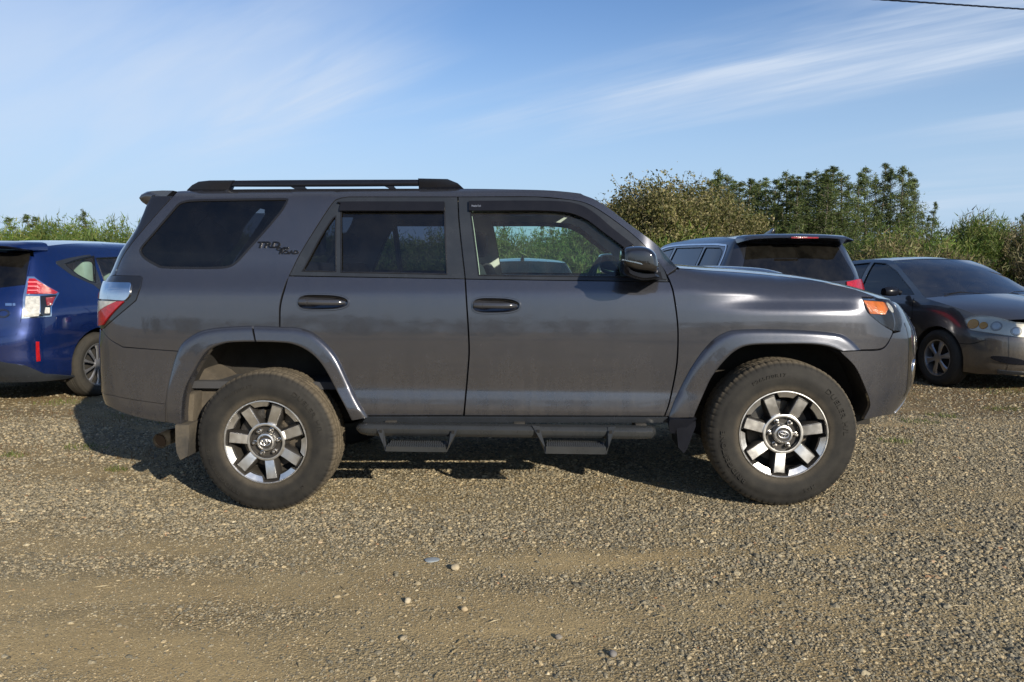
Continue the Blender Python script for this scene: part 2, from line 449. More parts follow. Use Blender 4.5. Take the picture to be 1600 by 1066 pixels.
def paint(name, col, flake=.5, rough=.34, dust_low=0.5, coatr=.03, metal=.65, zlo=.38, zhi=1.0, peel=.02):
    """metallic car paint under clear coat, road dust thicker towards the sills"""
    m, t, b, o = new_mat(name); co = objco(t)
    v = t.new('ShaderNodeTexVoronoi'); t.set(v, 'Vector', co); v.inputs['Scale'].default_value = 900
    fl = t.new('ShaderNodeSeparateColor'); t.l.new(v.outputs['Color'], fl.inputs[0])
    c = t.mix(1.0, col, t.mapr(fl.outputs[0], 0, 1, 1 - flake * .5, 1 + flake), 'MULTIPLY')
    s = t.new('ShaderNodeSeparateXYZ'); t.l.new(co, s.inputs[0])
    hgt = t.mapr(s.outputs[2], zlo, zhi, 1, 0, True)
    mps = t.new('ShaderNodeMapping'); t.l.new(co, mps.inputs[0]); mps.inputs['Scale'].default_value = (5, 5, 1.0)
    n = t.noise(mps.outputs[0], 3, 7, .62); n2 = t.noise(co, 45, 4, .7)
    blot = t.math('ADD', t.mapr(n, .3, .75, .15, 1.), t.mapr(n2, .45, .75, 0, .5))
    d = t.math('MULTIPLY', t.math('ADD', t.math('MULTIPLY', hgt, dust_low), .035), blot, clamp=True)
    c2 = t.mix(d, c, DUST)
    t.set(b, 'Base Color', c2); t.set(b, 'Metallic', t.math('MULTIPLY', t.math('SUBTRACT', 1.0, d), metal))
    t.set(b, 'Roughness', t.math('ADD', rough, t.math('MULTIPLY', d, .45)))
    t.set(b, 'Coat Weight', t.math('SUBTRACT', 1.0, t.math('MULTIPLY', d, 1.0), clamp=True))
    b.inputs['Coat IOR'].default_value = 1.65
    t.set(b, 'Coat Roughness', t.math('ADD', coatr, t.math('MULTIPLY', d, .35)))
    nb = t.new('ShaderNodeBump'); t.set(nb, 'Height', t.noise(co, 70, 2, .5)); nb.inputs['Strength'].default_value = peel; nb.inputs['Distance'].default_value = .003
    t.l.new(nb.outputs[0], b.inputs['Coat Normal'])
    return m
def glass(name, tint, trans=.85, rough=.0, dusty=.02, ior=1.45):
    """thin window glass: tinted view through plus a mirror-like surface"""
    m = bpy.data.materials.new(name); m.use_nodes = True; t = NT(m.node_tree); t.n.clear(); MATS[name] = m
    o = t.new('ShaderNodeOutputMaterial'); tr = t.new('ShaderNodeBsdfTransparent'); gl = t.new('ShaderNodeBsdfGlossy'); df = t.new('ShaderNodeBsdfDiffuse')
    tr.inputs[0].default_value = (tint[0] * trans, tint[1] * trans, tint[2] * trans, 1); gl.inputs['Roughness'].default_value = rough + .004
    gl.inputs[0].default_value = (.95, .97, 1, 1); df.inputs[0].default_value = (.30, .28, .24, 1)
    fr = t.new('ShaderNodeFresnel'); fr.inputs[0].default_value = ior
    f = t.math('MULTIPLY', fr.outputs[0], 1.25, clamp=True)
    a = t.new('ShaderNodeMixShader'); t.l.new(f, a.inputs[0]); t.l.new(tr.outputs[0], a.inputs[1]); t.l.new(gl.outputs[0], a.inputs[2])
    b2 = t.new('ShaderNodeMixShader'); co = objco(t); n = t.noise(co, 6, 6, .65)
    t.l.new(t.mapr(n, .35, .8, dusty * .4, dusty * 2.2), b2.inputs[0]); t.l.new(a.outputs[0], b2.inputs[1]); t.l.new(df.outputs[0], b2.inputs[2])
    t.l.new(b2.outputs[0], o.inputs[0]); return m
def rubber(name):
    m, t, b, o = new_mat(name); co = objco(t); s = t.new('ShaderNodeSeparateXYZ'); t.l.new(co, s.inputs[0])
    r = t.math('SQRT', t.math('ADD', t.math('POWER', s.outputs[0], 2), t.math('POWER', s.outputs[2], 2)))
    n = t.noise(co, 14, 6, .65); n2 = t.noise(co, 120, 3, .6)
    rimd = t.mapr(r, .240, .275, .34, .02, True); tread = t.mapr(r, .372, .392, 0, .80, True)
    d = t.math('MULTIPLY', t.math('MAXIMUM', rimd, tread), t.math('ADD', t.mapr(n, .3, .7, .5, 1), t.mapr(n2, .4, .7, -.1, .2)), clamp=True)
    t.set(b, 'Base Color', t.mix(d, t.mix(t.mapr(n, .3, .7), (.011, .011, .011), (.022, .021, .019)), (.155, .128, .09)))
    t.set(b, 'Roughness', t.math('ADD', .72, t.math('MULTIPLY', d, .2))); b.inputs['Specular IOR Level'].default_value = .22; bump(t, b, n2, .25, .002)
    return m
def lens(name, col, trans, rough=.03):
    m = bpy.data.materials.new(name); m.use_nodes = True; t = NT(m.node_tree); t.n.clear()
    o = t.new('ShaderNodeOutputMaterial'); tr = t.new('ShaderNodeBsdfTransparent'); b = t.new('ShaderNodeBsdfPrincipled')
    tr.inputs[0].default_value = (*[c * 1.0 for c in col], 1); b.inputs['Base Color'].default_value = (*col, 1); b.inputs['Roughness'].default_value = rough; b.inputs['Coat Weight'].default_value = 1
    b.inputs['Coat Roughness'].default_value = .02; co = objco(t)
    wv = t.new('ShaderNodeTexWave'); t.set(wv, 'Vector', co); wv.inputs['Scale'].default_value = 55; wv.inputs['Distortion'].default_value = .5
    nz = t.noise(co, 38, 3, .6); c = t.mix(t.mapr(nz, .35, .7, 0, .75), (*col,), tuple(x * .45 for x in col)); t.set(b, 'Base Color', c); bump(t, b, t.math('ADD', wv.outputs['Fac'], nz), .5, .004)
    mx = t.new('ShaderNodeMixShader'); mx.inputs[0].default_value = 1 - trans
    t.l.new(tr.outputs[0], mx.inputs[1]); t.l.new(b.outputs[0], mx.inputs[2]); t.l.new(mx.outputs[0], o.inputs[0]); return m

M_paint = paint('grey_metallic_paint', (.045, .048, .060), flake=.55, rough=.25, dust_low=.10, coatr=.03)
M_blue = paint('blue_paint', (.001, .014, .092), rough=.22, dust_low=.03, zhi=.6, metal=.6)
M_dark = paint('dark_grey_paint', (.030, .034, .045), rough=.3, dust_low=.15, zhi=.7)
M_char = paint('charcoal_paint', (.062, .058, .056), rough=.30, dust_low=.2, zhi=.8)
M_silver = paint('silver_paint', (.35, .36, .37), rough=.3, dust_low=.1, zhi=.7)
M_maroon = paint('maroon_paint', (.10, .008, .015), rough=.3, dust_low=.1, zhi=.7)
M_black = plain('black_plastic', (.007, .008, .012), .24, spec=.3)
M_trim = plain('satin_trim', (.020, .023, .028), .25, spec=.45)
M_gloss = plain('gloss_black', (.008, .008, .009), .08, coat=1, dust=.02)
M_seal = plain('rubber_seal', (.010, .010, .011), .28)
M_visorb = plain('dark_visor_plastic', (.008, .008, .010), .22, spec=.35)
M_letter = plain('black_badge', (.003, .003, .003), .35)
M_bright = plain('bright_edge', (.45, .45, .45), .3, metal=.9, dust=.1)
M_step = plain('step_bar_coat', (.022, .025, .028), .27, dust=.05)
M_handle = plain('handle_gloss_grey', (.030, .031, .036), .13, coat=1)
M_flap = plain('mud_flap_rubber', (.03, .03, .03), .8, dust=.42, spec=.2)
M_well = plain('wheel_well', (.012, .011, .010), .85, dust=.12)
M_wellclay = plain('wheel_well_clay', (.045, .038, .03), .9, dust=.42, grain=.5, grain_scale=60)
M_chrome = plain('chrome', (.75, .76, .78), .07, metal=1., dust=.03)
M_alloy = plain('machined_alloy', (.72, .71, .69), .31, metal=.94, dust=.04, scale=25)
M_rimdark = plain('wheel_dark_paint', (.016, .016, .017), .4, coat=.3, dust=.12)
M_brake = plain('brake_steel', (.10, .085, .07), .5, metal=.6, dust=.4)
M_lug = plain('lug_nut_steel', (.55, .53, .50), .28, metal=1., dust=.15)
M_rubber = rubber('tyre_rubber')
M_pipe = plain('exhaust_steel', (.42, .39, .34), .35, metal=1., dust=.15)
M_pipein = plain('exhaust_soot', (.010, .007, .005), .95, spec=.1)
M_glass = glass('clear_green_glass', (.76, .93, .87), .93, dusty=.03)
M_tint = glass('dark_tinted_glass', (.72, .80, .95), .40, dusty=.012)
M_tintd = glass('privacy_glass', (.70, .78, .95), .20, dusty=.008)
M_visor = glass('smoked_visor', (.30, .33, .42), .16, dusty=.012)
M_glassb = glass('car_glass', (.60, .74, .76), .62, dusty=.03, ior=1.65)
M_screen = glass('windscreen_glass', (.62, .76, .78), .80, dusty=.03, ior=2.1)
M_glassg = glass('pale_green_glass', (.72, .90, .84), .85, dusty=.04)
M_glassd = glass('car_dark_glass', (.40, .46, .52), .20, dusty=.02)
M_clear = glass('lamp_cover', (.97, .98, 1.0), .97, dusty=.01, ior=1.38)
M_amber = lens('amber_lens', (.70, .17, .006), .12, .10)
M_red = lens('red_lens', (.42, .008, .014), .12, .12)
M_redd = lens('dark_red_lens', (.25, .01, .015), .1, .12)
M_white = lens('white_lens', (.62, .62, .58), .2, .25)
M_refl = plain('lamp_reflector', (.70, .70, .72), .15, metal=1., dust=0)
M_interior = plain('light_grey_cabin_trim', (.62, .62, .58), .75)
M_seat = plain('dark_seat_cloth', (.035, .036, .040), .85, grain=.3)
M_dash = plain('dark_dashboard', (.025, .025, .027), .6)
M_under = plain('underbody_black', (.010, .010, .010), .85, dust=.1)
M_liner = plain('panel_gap_black', (.004, .004, .004), .9)
M_skid = plain('silver_skid_plate', (.42, .43, .45), .3, metal=.8, dust=.15)
M_bowl = plain('lamp_bowl_bright', (.80, .78, .70), .14, metal=.35)
M_plate = plain('licence_plate_face', (.55, .56, .58), .4)
# ------------------------------------------------------------ wheels (local frame: y points inboard, x forward, z up)
def tyre_mesh(Ro, Ri, wid, npitch=72, blocks=True, letters=()):
    """tyre by lathe with cut shoulder blocks and grooves"""
    yo = -.018
    prof = [(Ri - .004, .006), (Ri + .004, -.004), (Ri + .014, yo * .55), (Ri + .03, yo * .8), (Ri + (Ro - Ri) * .42, yo - .002), (Ri + (Ro - Ri) * .60, yo), (Ri + (Ro - Ri) * .62, yo + .002), (Ri + (Ro - Ri) * .74, yo + .005),
            (Ri + (Ro - Ri) * .83, yo + .010), (Ro - .018, yo + .016), (Ro - .010, yo + .023), (Ro - .0045, yo + .032), (Ro - .002, yo + .042)]
    y = yo + .052; k = 0; yend = yo + wid - .052; g = [.30, .52, .74]
    ys = np.linspace(y, yend, 25); rr = []
    for yy in ys:
        f = (yy - y) / (yend - y); cut = .008 if any(abs(f - q) < .028 for q in (0.12, .36, .62, .87)) else 0
        rr.append((Ro - .001 * abs(2 * f - 1) ** 2 * 3 - cut, yy))
    prof += rr
    prof += [(r, yo + wid - (yy - yo)) for r, yy in prof[:13][::-1]]
    n = npitch * 6; L = len(prof); P = np.array(prof); V = np.zeros((n, L, 3))
    for i in range(n):
        a = 2 * math.pi * i / n; ph = i % 6; r = P[:, 0].copy()
        if blocks:
            jog = ((i // 6) % 2) * 2
            for j in range(L):
                if 9 <= j <= 14 or L - 15 <= j <= L - 10:
                    if ph == 0: r[j] -= (.0075 if jog else .0050)
                elif 15 <= j <= L - 16 and ph == (1 + j // 4) % 6: r[j] -= .004
        V[i, :, 0] = r * math.cos(a); V[i, :, 2] = r * math.sin(a); V[i, :, 1] = P[:, 1]
    F = []
    for i in range(n):
        i2 = (i + 1) % n
        for j in range(L - 1): F.append((i * L + j, i2 * L + j, i2 * L + j + 1, i * L + j + 1))
    return V.reshape(-1, 3), F
def flipfix(o):
    bm = bmesh.new(); bm.from_mesh(o.data); bmesh.ops.recalc_face_normals(bm, faces=bm.faces); bm.to_mesh(o.data); bm.free(); return o
def arc_text(txt, rad, a_mid, size, mb, y, up_out=True, width=1.25):
    V, F = text_mesh(txt, size, .0024, spacing=1.15, width=width); W = []
    for x, yy, z in V:
        a = a_mid - x / rad if up_out else a_mid + x / rad
        r = rad + (yy if up_out else -yy); W.append((r * math.cos(a), y - z - .0006 + (rad - r) * .02, r * math.sin(a)))
    mb.add(W, F)
def make_wheel(parent, M, spoke0, steer=0., name='wheel'):
    w_ = empty(name, parent); w_.matrix_local = Matrix(M.tolist())
    V, F = tyre_mesh(.393, .232, .255)
    ty = flipfix(mesh_obj('tyre', V, F, M_rubber, w_))
    mb = MB(); arc_text('DUELER H/L', .318, R(118 + spoke0), .036, mb, -.0205); arc_text('BRIDGESTONE', .318, R(-62 + spoke0), .034, mb, -.0205)
    arc_text('P265/70R17', .318, R(200 + spoke0), .026, mb, -.0205); arc_text('M+S', .318, R(30 + spoke0), .026, mb, -.0205)
    mb.build('tyre_lettering', M_rubber, ty)
    # barrel and outer lip, dark
    mb = MB(); mb.lathe([(.234, .010), (.2345, -.004), (.231, -.007), (.226, -.004), (.2215, .004), (.214, .03), (.205, .06), (.20, .12), (.205, .2), (.215, .215)], 96)
    mb.build('rim_barrel', M_rimdark, w_)
    mb = MB(); mb.lathe([(.2335, -.0050), (.2325, -.0085), (.2285, -.0090), (.2255, -.0060), (.2245, -.001)], 128)
    mb.build('rim_lip', M_alloy, w_)
    # dark spoke bodies with ring
    da = 2 * math.pi / 7
    def spoke_poly(k, r0, r1, w0, w1):
        a = R(spoke0) + k * da; c, s = math.cos(a), math.sin(a)
        q = [(r0, -w0), (r1, -w1), (r1, w1), (r0, w0)]; return [(x * c - y * s, x * s + y * c) for x, y in q]
    mb = MB(); mb.lathe([(.105, .004), (.105, .09), (.055, .09), (.055, .03), (.088, .030), (.091, .004)], 72)
    for k in range(7):
        p = spoke_poly(k, .085, .2245, .036, .039); top = spoke_poly(k, .085, .2125, .0275, .0315)
        n = 4; V = [(x, .012, z) for x, z in top] + [(x, .040, z) for x, z in p]; V2 = [(x, .075, z) for x, z in p]
        mb.add(V + V2, [(0, 1, 2, 3)] + [(i, (i + 1) % 4, 4 + (i + 1) % 4, 4 + i) for i in range(4)] + [(4 + i, 4 + (i + 1) % 4, 8 + (i + 1) % 4, 8 + i) for i in range(4)] + [(8, 9, 10, 11)])
        # notched rim pocket behind each spoke end
        a = R(spoke0) + k * da
        mb.lathe([(.2245, .002), (.2255, .03), (.206, .03), (.2085, .002)], 8, a0=a - .19, a1=a + .19)
    mb.build('spoke_frame', M_rimdark, w_, bevel=.002)
    for k in range(7):
        p = spoke_poly(k, .101, .2085, .0255, .0290)
        q = spoke_poly(k, .104, .2065, .0235, .0270)
        m2 = MB(); m2.add([(x, .0105, z) for x, z in p] + [(x, .0060 + (.003 if i in (0, 3) else 0), z) for i, (x, z) in enumerate(q)],
                          [(4, 5, 6, 7)] + [(i, (i + 1) % 4, 4 + (i + 1) % 4, 4 + i) for i in range(4)] + [(3, 2, 1, 0)])
        m2.build('spoke_face', M_alloy, w_)
        # machined arc between the spokes
        a = R(spoke0) + (k + .5) * da; m3 = MB(); V = []; F = []; n = 16
        for i in range(n + 1):
            t = -1 + 2 * i / n
            hw = .242
            for r, y, ww in ((.2245, -.0045, 1.0), (.1975, .0075, .74), (.1965, .030, .72), (.2245, .030, 1.0)):
                b = a + t * hw * ww; V.append((r * math.cos(b), y, r * math.sin(b)))
        for i in range(n):
            for j in range(4): F.append((i * 4 + j, (i + 1) * 4 + j, (i + 1) * 4 + (j + 1) % 4, i * 4 + (j + 1) % 4))
        F += [(0, 1, 2, 3), (n * 4 + 3, n * 4 + 2, n * 4 + 1, n * 4)]
        m3.add(V, F).build('rim_arc', M_alloy, w_, angle=25)
    MB().lathe([(.1065, .012), (.105, .003), (.101, .0015), (.0925, .003), (.0905, .012)], 96).build('hub_ring', M_alloy, w_)
    MB().lathe([(.092, .028), (0, .028)], 48).build('hub_recess', M_rimdark, w_)
    for k in range(6):
        a = R(spoke0 + 90) + k * math.pi / 3; c = (.0695 * math.cos(a), 0, .0695 * math.sin(a))
        m4 = MB(); m4.lathe([(.0135, .028), (.0135, .020), (.0105, .019), (.0100, -.001), (.0065, -.006), (0, -.007)], 12, c=c); m4.build('lug_nut', M_lug, w_)
    MB().lathe([(.052, .03), (.0515, .002), (.047, -.006), (.040, -.008), (.037, -.004), (.0365, .0), (0, .0)], 64).build('hub_cap', M_alloy, w_)
    # emblem: three interlocking ovals on a dark disc
    mb = MB(); MB().lathe([(.0362, -.0012), (0, -.0014)], 40).build('hub_cap_disc', M_rimdark, w_)
    def ring(rx, rz, cz, w):
        pts = [(rx * math.cos(t), -.004, cz + rz * math.sin(t)) for t in np.linspace(0, 2 * math.pi, 33)]; mb.tube(pts, w, 6, caps=False)
    ring(.028, .0185, 0, .0026); ring(.0085, .0170, -.0008, .0022); ring(.0195, .0070, .0085, .0022)
    e = mb.build('hub_cap_emblem', M_alloy, w_)
    MB().lathe([(.165, .10), (.165, .125), (.06, .125), (.06, .10), (.165, .10)], 64).build('brake_disc', M_brake, w_)
    MB().lathe([(.12, .07), (.178, .07), (.18, .15), (.11, .15), (.12, .07)], 12, a0=R(100), a1=R(165)).build('brake_caliper', M_rimdark, w_, bevel=.006)
    MB().lathe([(.225, .13), (.0, .14)], 48).build('dust_shield', M_under, w_)
    return w_
def simple_wheel(parent, M, Rt, Rr, wid, nsp, style, name='wheel', a0=90., mat=None):
    w_ = empty(name, parent); w_.matrix_local = Matrix(M.tolist())
    V, F = tyre_mesh(Rt, Rr, wid, 60, False); flipfix(mesh_obj('tyre', V, F, M_rubberb, w_))
    mb = MB(); mb.lathe([(Rr + .002, .008), (Rr, -.004), (Rr - .012, -.002), (Rr - .018, .02), (Rr - .03, .06), (Rr - .03, wid * .8)], 64)
    mat = mat or M_alloyb
    mb.build('rim', mat, w_)
    mb = MB(); da = 2 * math.pi / nsp
    for k in range(nsp):
        a = R(a0) + k * da; c, s = math.cos(a), math.sin(a)
        if style == 'cover':   # wide rounded spokes of a wheel cover
            st = [(.04, .020, .0), (.08, .022, .002), (Rr * .7, .030, .0), (Rr - .012, .045, .012)]
        elif style == 'blade':
            st = [(.03, .012, .01), (.08, .011, .008), (Rr * .7, .014, .006), (Rr - .014, .026, .012)]
        else: st = [(.03, .018, .01), (.08, .016, .008), (Rr * .7, .018, .006), (Rr - .014, .028, .012)]
        V = []; F = []
        for r, hw, y in st:
            for t, dy in ((-1, .012), (-.6, 0), (.6, 0), (1, .012)): V.append((r * c - t * hw * s, y + dy, r * s + t * hw * c))
        for i in range(len(st) - 1):
            for j in range(3): F.append((i * 4 + j, i * 4 + j + 1, i * 4 + 5 + j, i * 4 + 4 + j))
        mb.add(V, F)
    mb.lathe([(.055, .014), (.05, .0), (.025, -.004), (0, -.004)], 32)
    mb.build('spokes', mat, w_)
    MB().lathe([(Rr - .02, .075), (0, .075)], 40).build('brake_disc', M_under, w_)
    return w_
M_rubberb = plain('far_tyre_rubber', (.020, .020, .019), .8, dust=.15, spec=.2)
M_alloyb = plain('silver_wheel_paint', (.36, .36, .37), .32, metal=.85, dust=.12)
M_alloyd = plain('grey_wheel_paint', (.18, .18, .19), .32, metal=.85, dust=.12)
# ------------------------------------------------------------ the grey off-road SUV
PSI = math.atan2(.164, 2.787)
HM = frame((.0385 + .92 * math.sin(PSI), 4.071 + .92 * math.cos(PSI), 0.), -PSI)
hero_path = [(-2.52, 0), (-2.515, -.30), (-2.495, -.55), (-2.44, -.73), (-2.33, -.835), (-2.15, -.885), (-1.8, -.902), (-1, -.905), (0, -.905), (.8, -.905), (1.3, -.902), (1.65, -.89), (1.88, -.855), (2.06, -.77), (2.18, -.64), (2.26, -.44), (2.305, -.2), (2.315, 0)]
_door = pchip([(.2, .10), (.40, .035), (.46, .016), (.50, .004), (.53, 0), (.56, .002), (.60, .0065), (.635, .0120), (.65, .0135), (.67, .0132), (.72, .0115), (.80, .0100), (.90, .0105), (.98, .0130), (1.06, .0175), (1.12, .0225), (1.155, .027), (1.172, .031), (1.20, .0415), (1.25, .062), (1.30, .080), (1.40, .104), (1.50, .133), (1.60, .164), (1.66, .185), (1.69, .199), (1.71, .212), (1.725, .228), (1.737, .250), (1.747, .285), (1.76, .34)])
_fl = pchip([(.2, .10), (.40, .02), (.6, .004), (.8, 0), (1.0, .003), (1.067, .008), (1.30, .020)])
_fs = pchip([(.2, 0), (1.060, 0), (1.068, .0012), (1.078, .005), (1.122, .0270), (1.132, .0300), (1.142, .0310), (1.165, .0318), (1.30, .033)])
_fu = pchip([(0, 0), (1.14, 0), (1.162, .0012), (1.176, .006), (1.20, .020), (1.235, .048), (1.26, .086), (1.275, .131), (1.285, .178), (1.3, .25), (1.33, .4)])
ztop = pchip([(-3, 1.295), (.84, 1.295), (1.018, 1.283), (1.203, 1.272), (1.584, 1.232), (1.825, 1.184), (1.967, 1.142), (2.06, 1.10), (2.4, 1.0)])
_plain = pchip([(.2, .10), (.40, .035), (.46, .018), (.52, .010), (.60, .0085), (.70, .009), (.80, .0105)])
def hero_side(x, z):
    w_ = sstep(.64, 1.18, x); zr = z - ztop(x) + 1.283; A = sstep(.92, 1.35, x) * (1 - sstep(1.70, 1.88, x))
    f = _fl(z) + _fs(z) * (A * .82 + .18) + _fu(np.minimum(zr, z + .03))
    k = sstep(1.40, 1.62, -np.asarray(x, float)); d = _door(z) * (1 - k) + np.where(np.asarray(z) < .80, _plain(z), _door(z)) * k
    return d * (1 - w_) + f * w_
hero_rear = pchip([(.2, .3), (.40, .12), (.45, .06), (.5, .025), (.58, 0), (.85, 0), (.95, .012), (1.1, .02), (1.2, .045), (1.256, .08), (1.388, .15), (1.527, .295), (1.626, .395), (1.70, .47), (1.747, .53), (1.9, .9)])
hero_front = pchip([(.2, .5), (.45, .16), (.515, .09), (.59, .035), (.64, .012), (.8, 0), (.917, .01), (1.005, .05), (1.08, .10), (1.14, .18), (1.17, .24), (1.2, .31), (1.4, .8)])
HS = Surf(hero_path, hero_side, hero_rear, hero_front)
def T(*secs, n=4, off=0.):
    """sections of photo points (or ('u', u, z)); each section is splined, joined at corners, put on the body surface"""
    out = []
    for s in secs:
        if len(s[0]) == 3: q = [(p[1], p[2]) for p in s]; q = catmull(q, n) if len(q) > 2 else q
        else: q = HS.trace(HM, catmull(s, n) if len(s) > 2 else densify(s, 40, False), off)
        out.append(q)
    return chain(*out)
def ux(x): return HS.ux(x)
suv = empty('off_road_suv', None, HM)
tag(suv, 'dark grey metallic off-road SUV seen side-on in the foreground, roof rails and black side steps', 'car')
UR, UF = HS.u0, HS.u1
roof_e = [('u', ux(x), z) for x, z in [(-1.985, 1.733), (-1.85, 1.740), (-1.652, 1.745), (-1.3, 1.7455), (-1.004, 1.744), (-.6, 1.7415), (-.313, 1.738), (-.1, 1.733), (.127, 1.725), (.25, 1.714), (.325, 1.704)]]
arch_r_crease = [(262, 657), (261, 627), (268, 590), (282, 549), (302, 529), (329, 518.5), (384, 514), (436.7, 515.3), (466, 517.5), (490, 528), (520, 558), (542, 602), (562, 650)]
# --- quarter panel with roof side and windscreen pillar
qg = [[(268.7, 328.3), (277.9, 318.3), (288.4, 313.8), (308, 311.7), (376.4, 310.4), (444, 309.7)], [(444, 309.7), (450.5, 311), (449, 317)], [(449, 317), (436.8, 336), (402.6, 375.6), (373.7, 408)], [(373.7, 408), (363, 416), (344.9, 420.0), (297.6, 420.4), (255.6, 419.4), (243, 415.5), (226, 405.5), (218.6, 396), (220, 386), (239.8, 362.4), (268.7, 328.3)]]
QG = T(*qg)
qp = T(roof_e, [(0, HS.trace(HM, [(956, 330)])[0][0], 0)] and [(912, 305.2), (927.5, 311), (940, 318.4), (956, 329.5), (982.6, 350.5), (1027, 383.5), (1057.5, 417.5)],
       [(1057.5, 417.5), (1042.5, 429.3)],
       [(1042.5, 429.3), (1035.2, 417.2), (1008.9, 385), (982.6, 361), (943.2, 332), (917, 317.6), (890.7, 311.8), (838, 307.0), (729, 307.2)], [(729, 307.2), (545, 307.2)],
       [(545, 307.2), (529.3, 310), (518.0, 318.2), (492.0, 357.5), (468.5, 396), (452, 429)], [(452, 429), (444.2, 446.3), (436.4, 475.4), (435.4, 500), (435.4, 516)],
       [(435.4, 516), (384, 514), (329, 518.5), (302, 529), (284, 548.6)], [(284, 548.6), (248, 546.2), (192, 541.6)], [(192, 541.6), (172, 530), (160, 516)],
       [(160, 516), (180, 498), (213.2, 470)], [(213.2, 470), (220.3, 449), (223, 434.4)], [(223, 434.4), (218.8, 431)], [(218.8, 431), (181, 430)],
       [(181, 430), (184, 420), (192, 402), (207, 380), (234, 348), (254, 325.5), (272, 306)])
both(HS, qp, 'rear_quarter_panel', M_paint, suv, holes=[QG])
for sd in ('near', 'far'):
    g = panel(HS, inset(QG, -.004), 'quarter_window', M_tintd, suv, off=-.004, thick=.006, side=sd)
    panel(HS, inset(QG, .0), 'window_seal', M_seal, g, holes=[inset(QG, .011)], off=.0015, thick=.01, side=sd)
# --- doors
RD = T([(451.2, 432.2), (725.6, 436.6)], [(725.6, 436.6), (727.5, 470), (731.3, 540), (729.5, 580), (723.3, 648.6)], [(723.3, 648.6), (566, 649.2)],
       [(566, 649.2), (545, 603), (522, 557.5), (491, 527), (466, 517.5), (438.2, 515.6)], [(438.2, 515.6), (438.4, 500), (439.6, 476), (447.2, 447), (451.2, 432.2)])
FD = T([(728.2, 437), (1045.8, 441.4)], [(1045.8, 441.4), (1051, 459), (1057.2, 503), (1057.9, 540), (1055, 577), (1045, 627), (1037.5, 649.7)], [(1037.5, 649.7), (726.4, 649)],
       [(726.4, 649), (732.4, 580), (734.3, 540), (730.2, 470), (728.2, 437)])
def handle_ring(px0, px1, py0, py1):
    (u0, z1), (u1, z0) = HS.trace(HM, [(px0, (py0 + py1) / 2), (px1, (py0 + py1) / 2)]); a = HS.trace(HM, [((px0 + px1) / 2, py0), ((px0 + px1) / 2, py1)])
    zt, zb = a[0][1], a[1][1]; L = u1 - u0; H = zt - zb; zc = (zt + zb) / 2; ring = []
    for t in np.linspace(0, 2 * math.pi, 48, endpoint=False):
        c, s = math.cos(t), math.sin(t)
        ring.append(((u0 + u1) / 2 + L / 2 * math.copysign(abs(c) ** .60, c), zc + H / 2 * math.copysign(abs(s) ** .75, s) * (1 - .16 * c)))
    return ring, u0, L, zc, H
HRr, HRf = handle_ring(464.5, 545.5, 459.5, 485.5), handle_ring(737.3, 813.5, 464.5, 490.5)
rear_doors = both(HS, RD, 'rear_door', M_paint, suv, grid=.04, holes=[inset(HRr[0], .003)])
front_doors = both(HS, FD, 'front_door', M_paint, suv, grid=.04, holes=[inset(HRf[0], .003)])
FN = T([('u', ux(x), float(ztop(x)) - .002) for x in (.86, 1.0, 1.2, 1.4, 1.6, 1.8, 1.95)], [('u', ux(1.95), float(ztop(1.95)) - .002), ('u', HS.trace(HM, [(1346, 463.6)])[0][0], HS.trace(HM, [(1346, 463.6)])[0][1])],
       [(1346, 463.6), (1354.6, 487.6), (1377, 507.3), (1394.2, 517.5)], [(1394.2, 517.5), (1393.5, 522), (1386.2, 536), (1375, 544.5), (1340, 546.3)],
       [(1330, 540), (1303, 526), (1237, 520.5), (1158, 520), (1132, 526), (1111, 542), (1086, 574), (1063, 619), (1051, 650)], [(1051, 650), (1039.8, 650)],
       [(1039.8, 650), (1047.5, 628), (1057.9, 577), (1060.6, 540), (1059.8, 503), (1053.8, 459), (1048.3, 441), (1043.8, 431)])
both(HS, FN, 'front_fender', M_paint, suv, grid=.03)
# --- window frames and glass
QW = T([(471.5, 424.5), (525.2, 425.4)], [(525.2, 425.4), (525.2, 337)], [(525.2, 337), (518, 343), (500, 371), (471.5, 424.5)])
RW = T([(532.4, 426.2), (698.7, 429.4)], [(698.7, 429.4), (694.6, 317.4)], [(694.6, 317.4), (542, 317.4)], [(542, 317.4), (534.5, 320), (532.2, 327)], [(532.2, 327), (532.4, 426.2)])
RF = T([(453, 430.5), (725.6, 435.4)], [(725.6, 435.4), (716.4, 352), (714.2, 308.6)], [(714.2, 308.6), (545, 308.6)], [(545, 308.6), (530.3, 311.4), (519.5, 319), (493.5, 358.3), (469.8, 396.8), (453, 430.5)])
FW = T([(747.6, 431.2), (1011, 434)], [(1011, 434), (1003, 405), (988, 382.5), (956.4, 358.4), (930, 336.2), (903.8, 322), (861.8, 316.6)], [(861.8, 316.6), (732.6, 316.6)], [(732.6, 316.6), (747.6, 431.2)])
FF = T([(728, 435.6), (1043.8, 440)], [(1043.8, 440), (1034.6, 417.7), (1008.0, 385.8), (981.8, 362), (942.4, 333.2), (916.3, 318.8), (890, 313), (838, 308.4)], [(838, 308.4), (716.6, 308.6)], [(716.6, 308.6), (719, 352), (728, 435.6)])
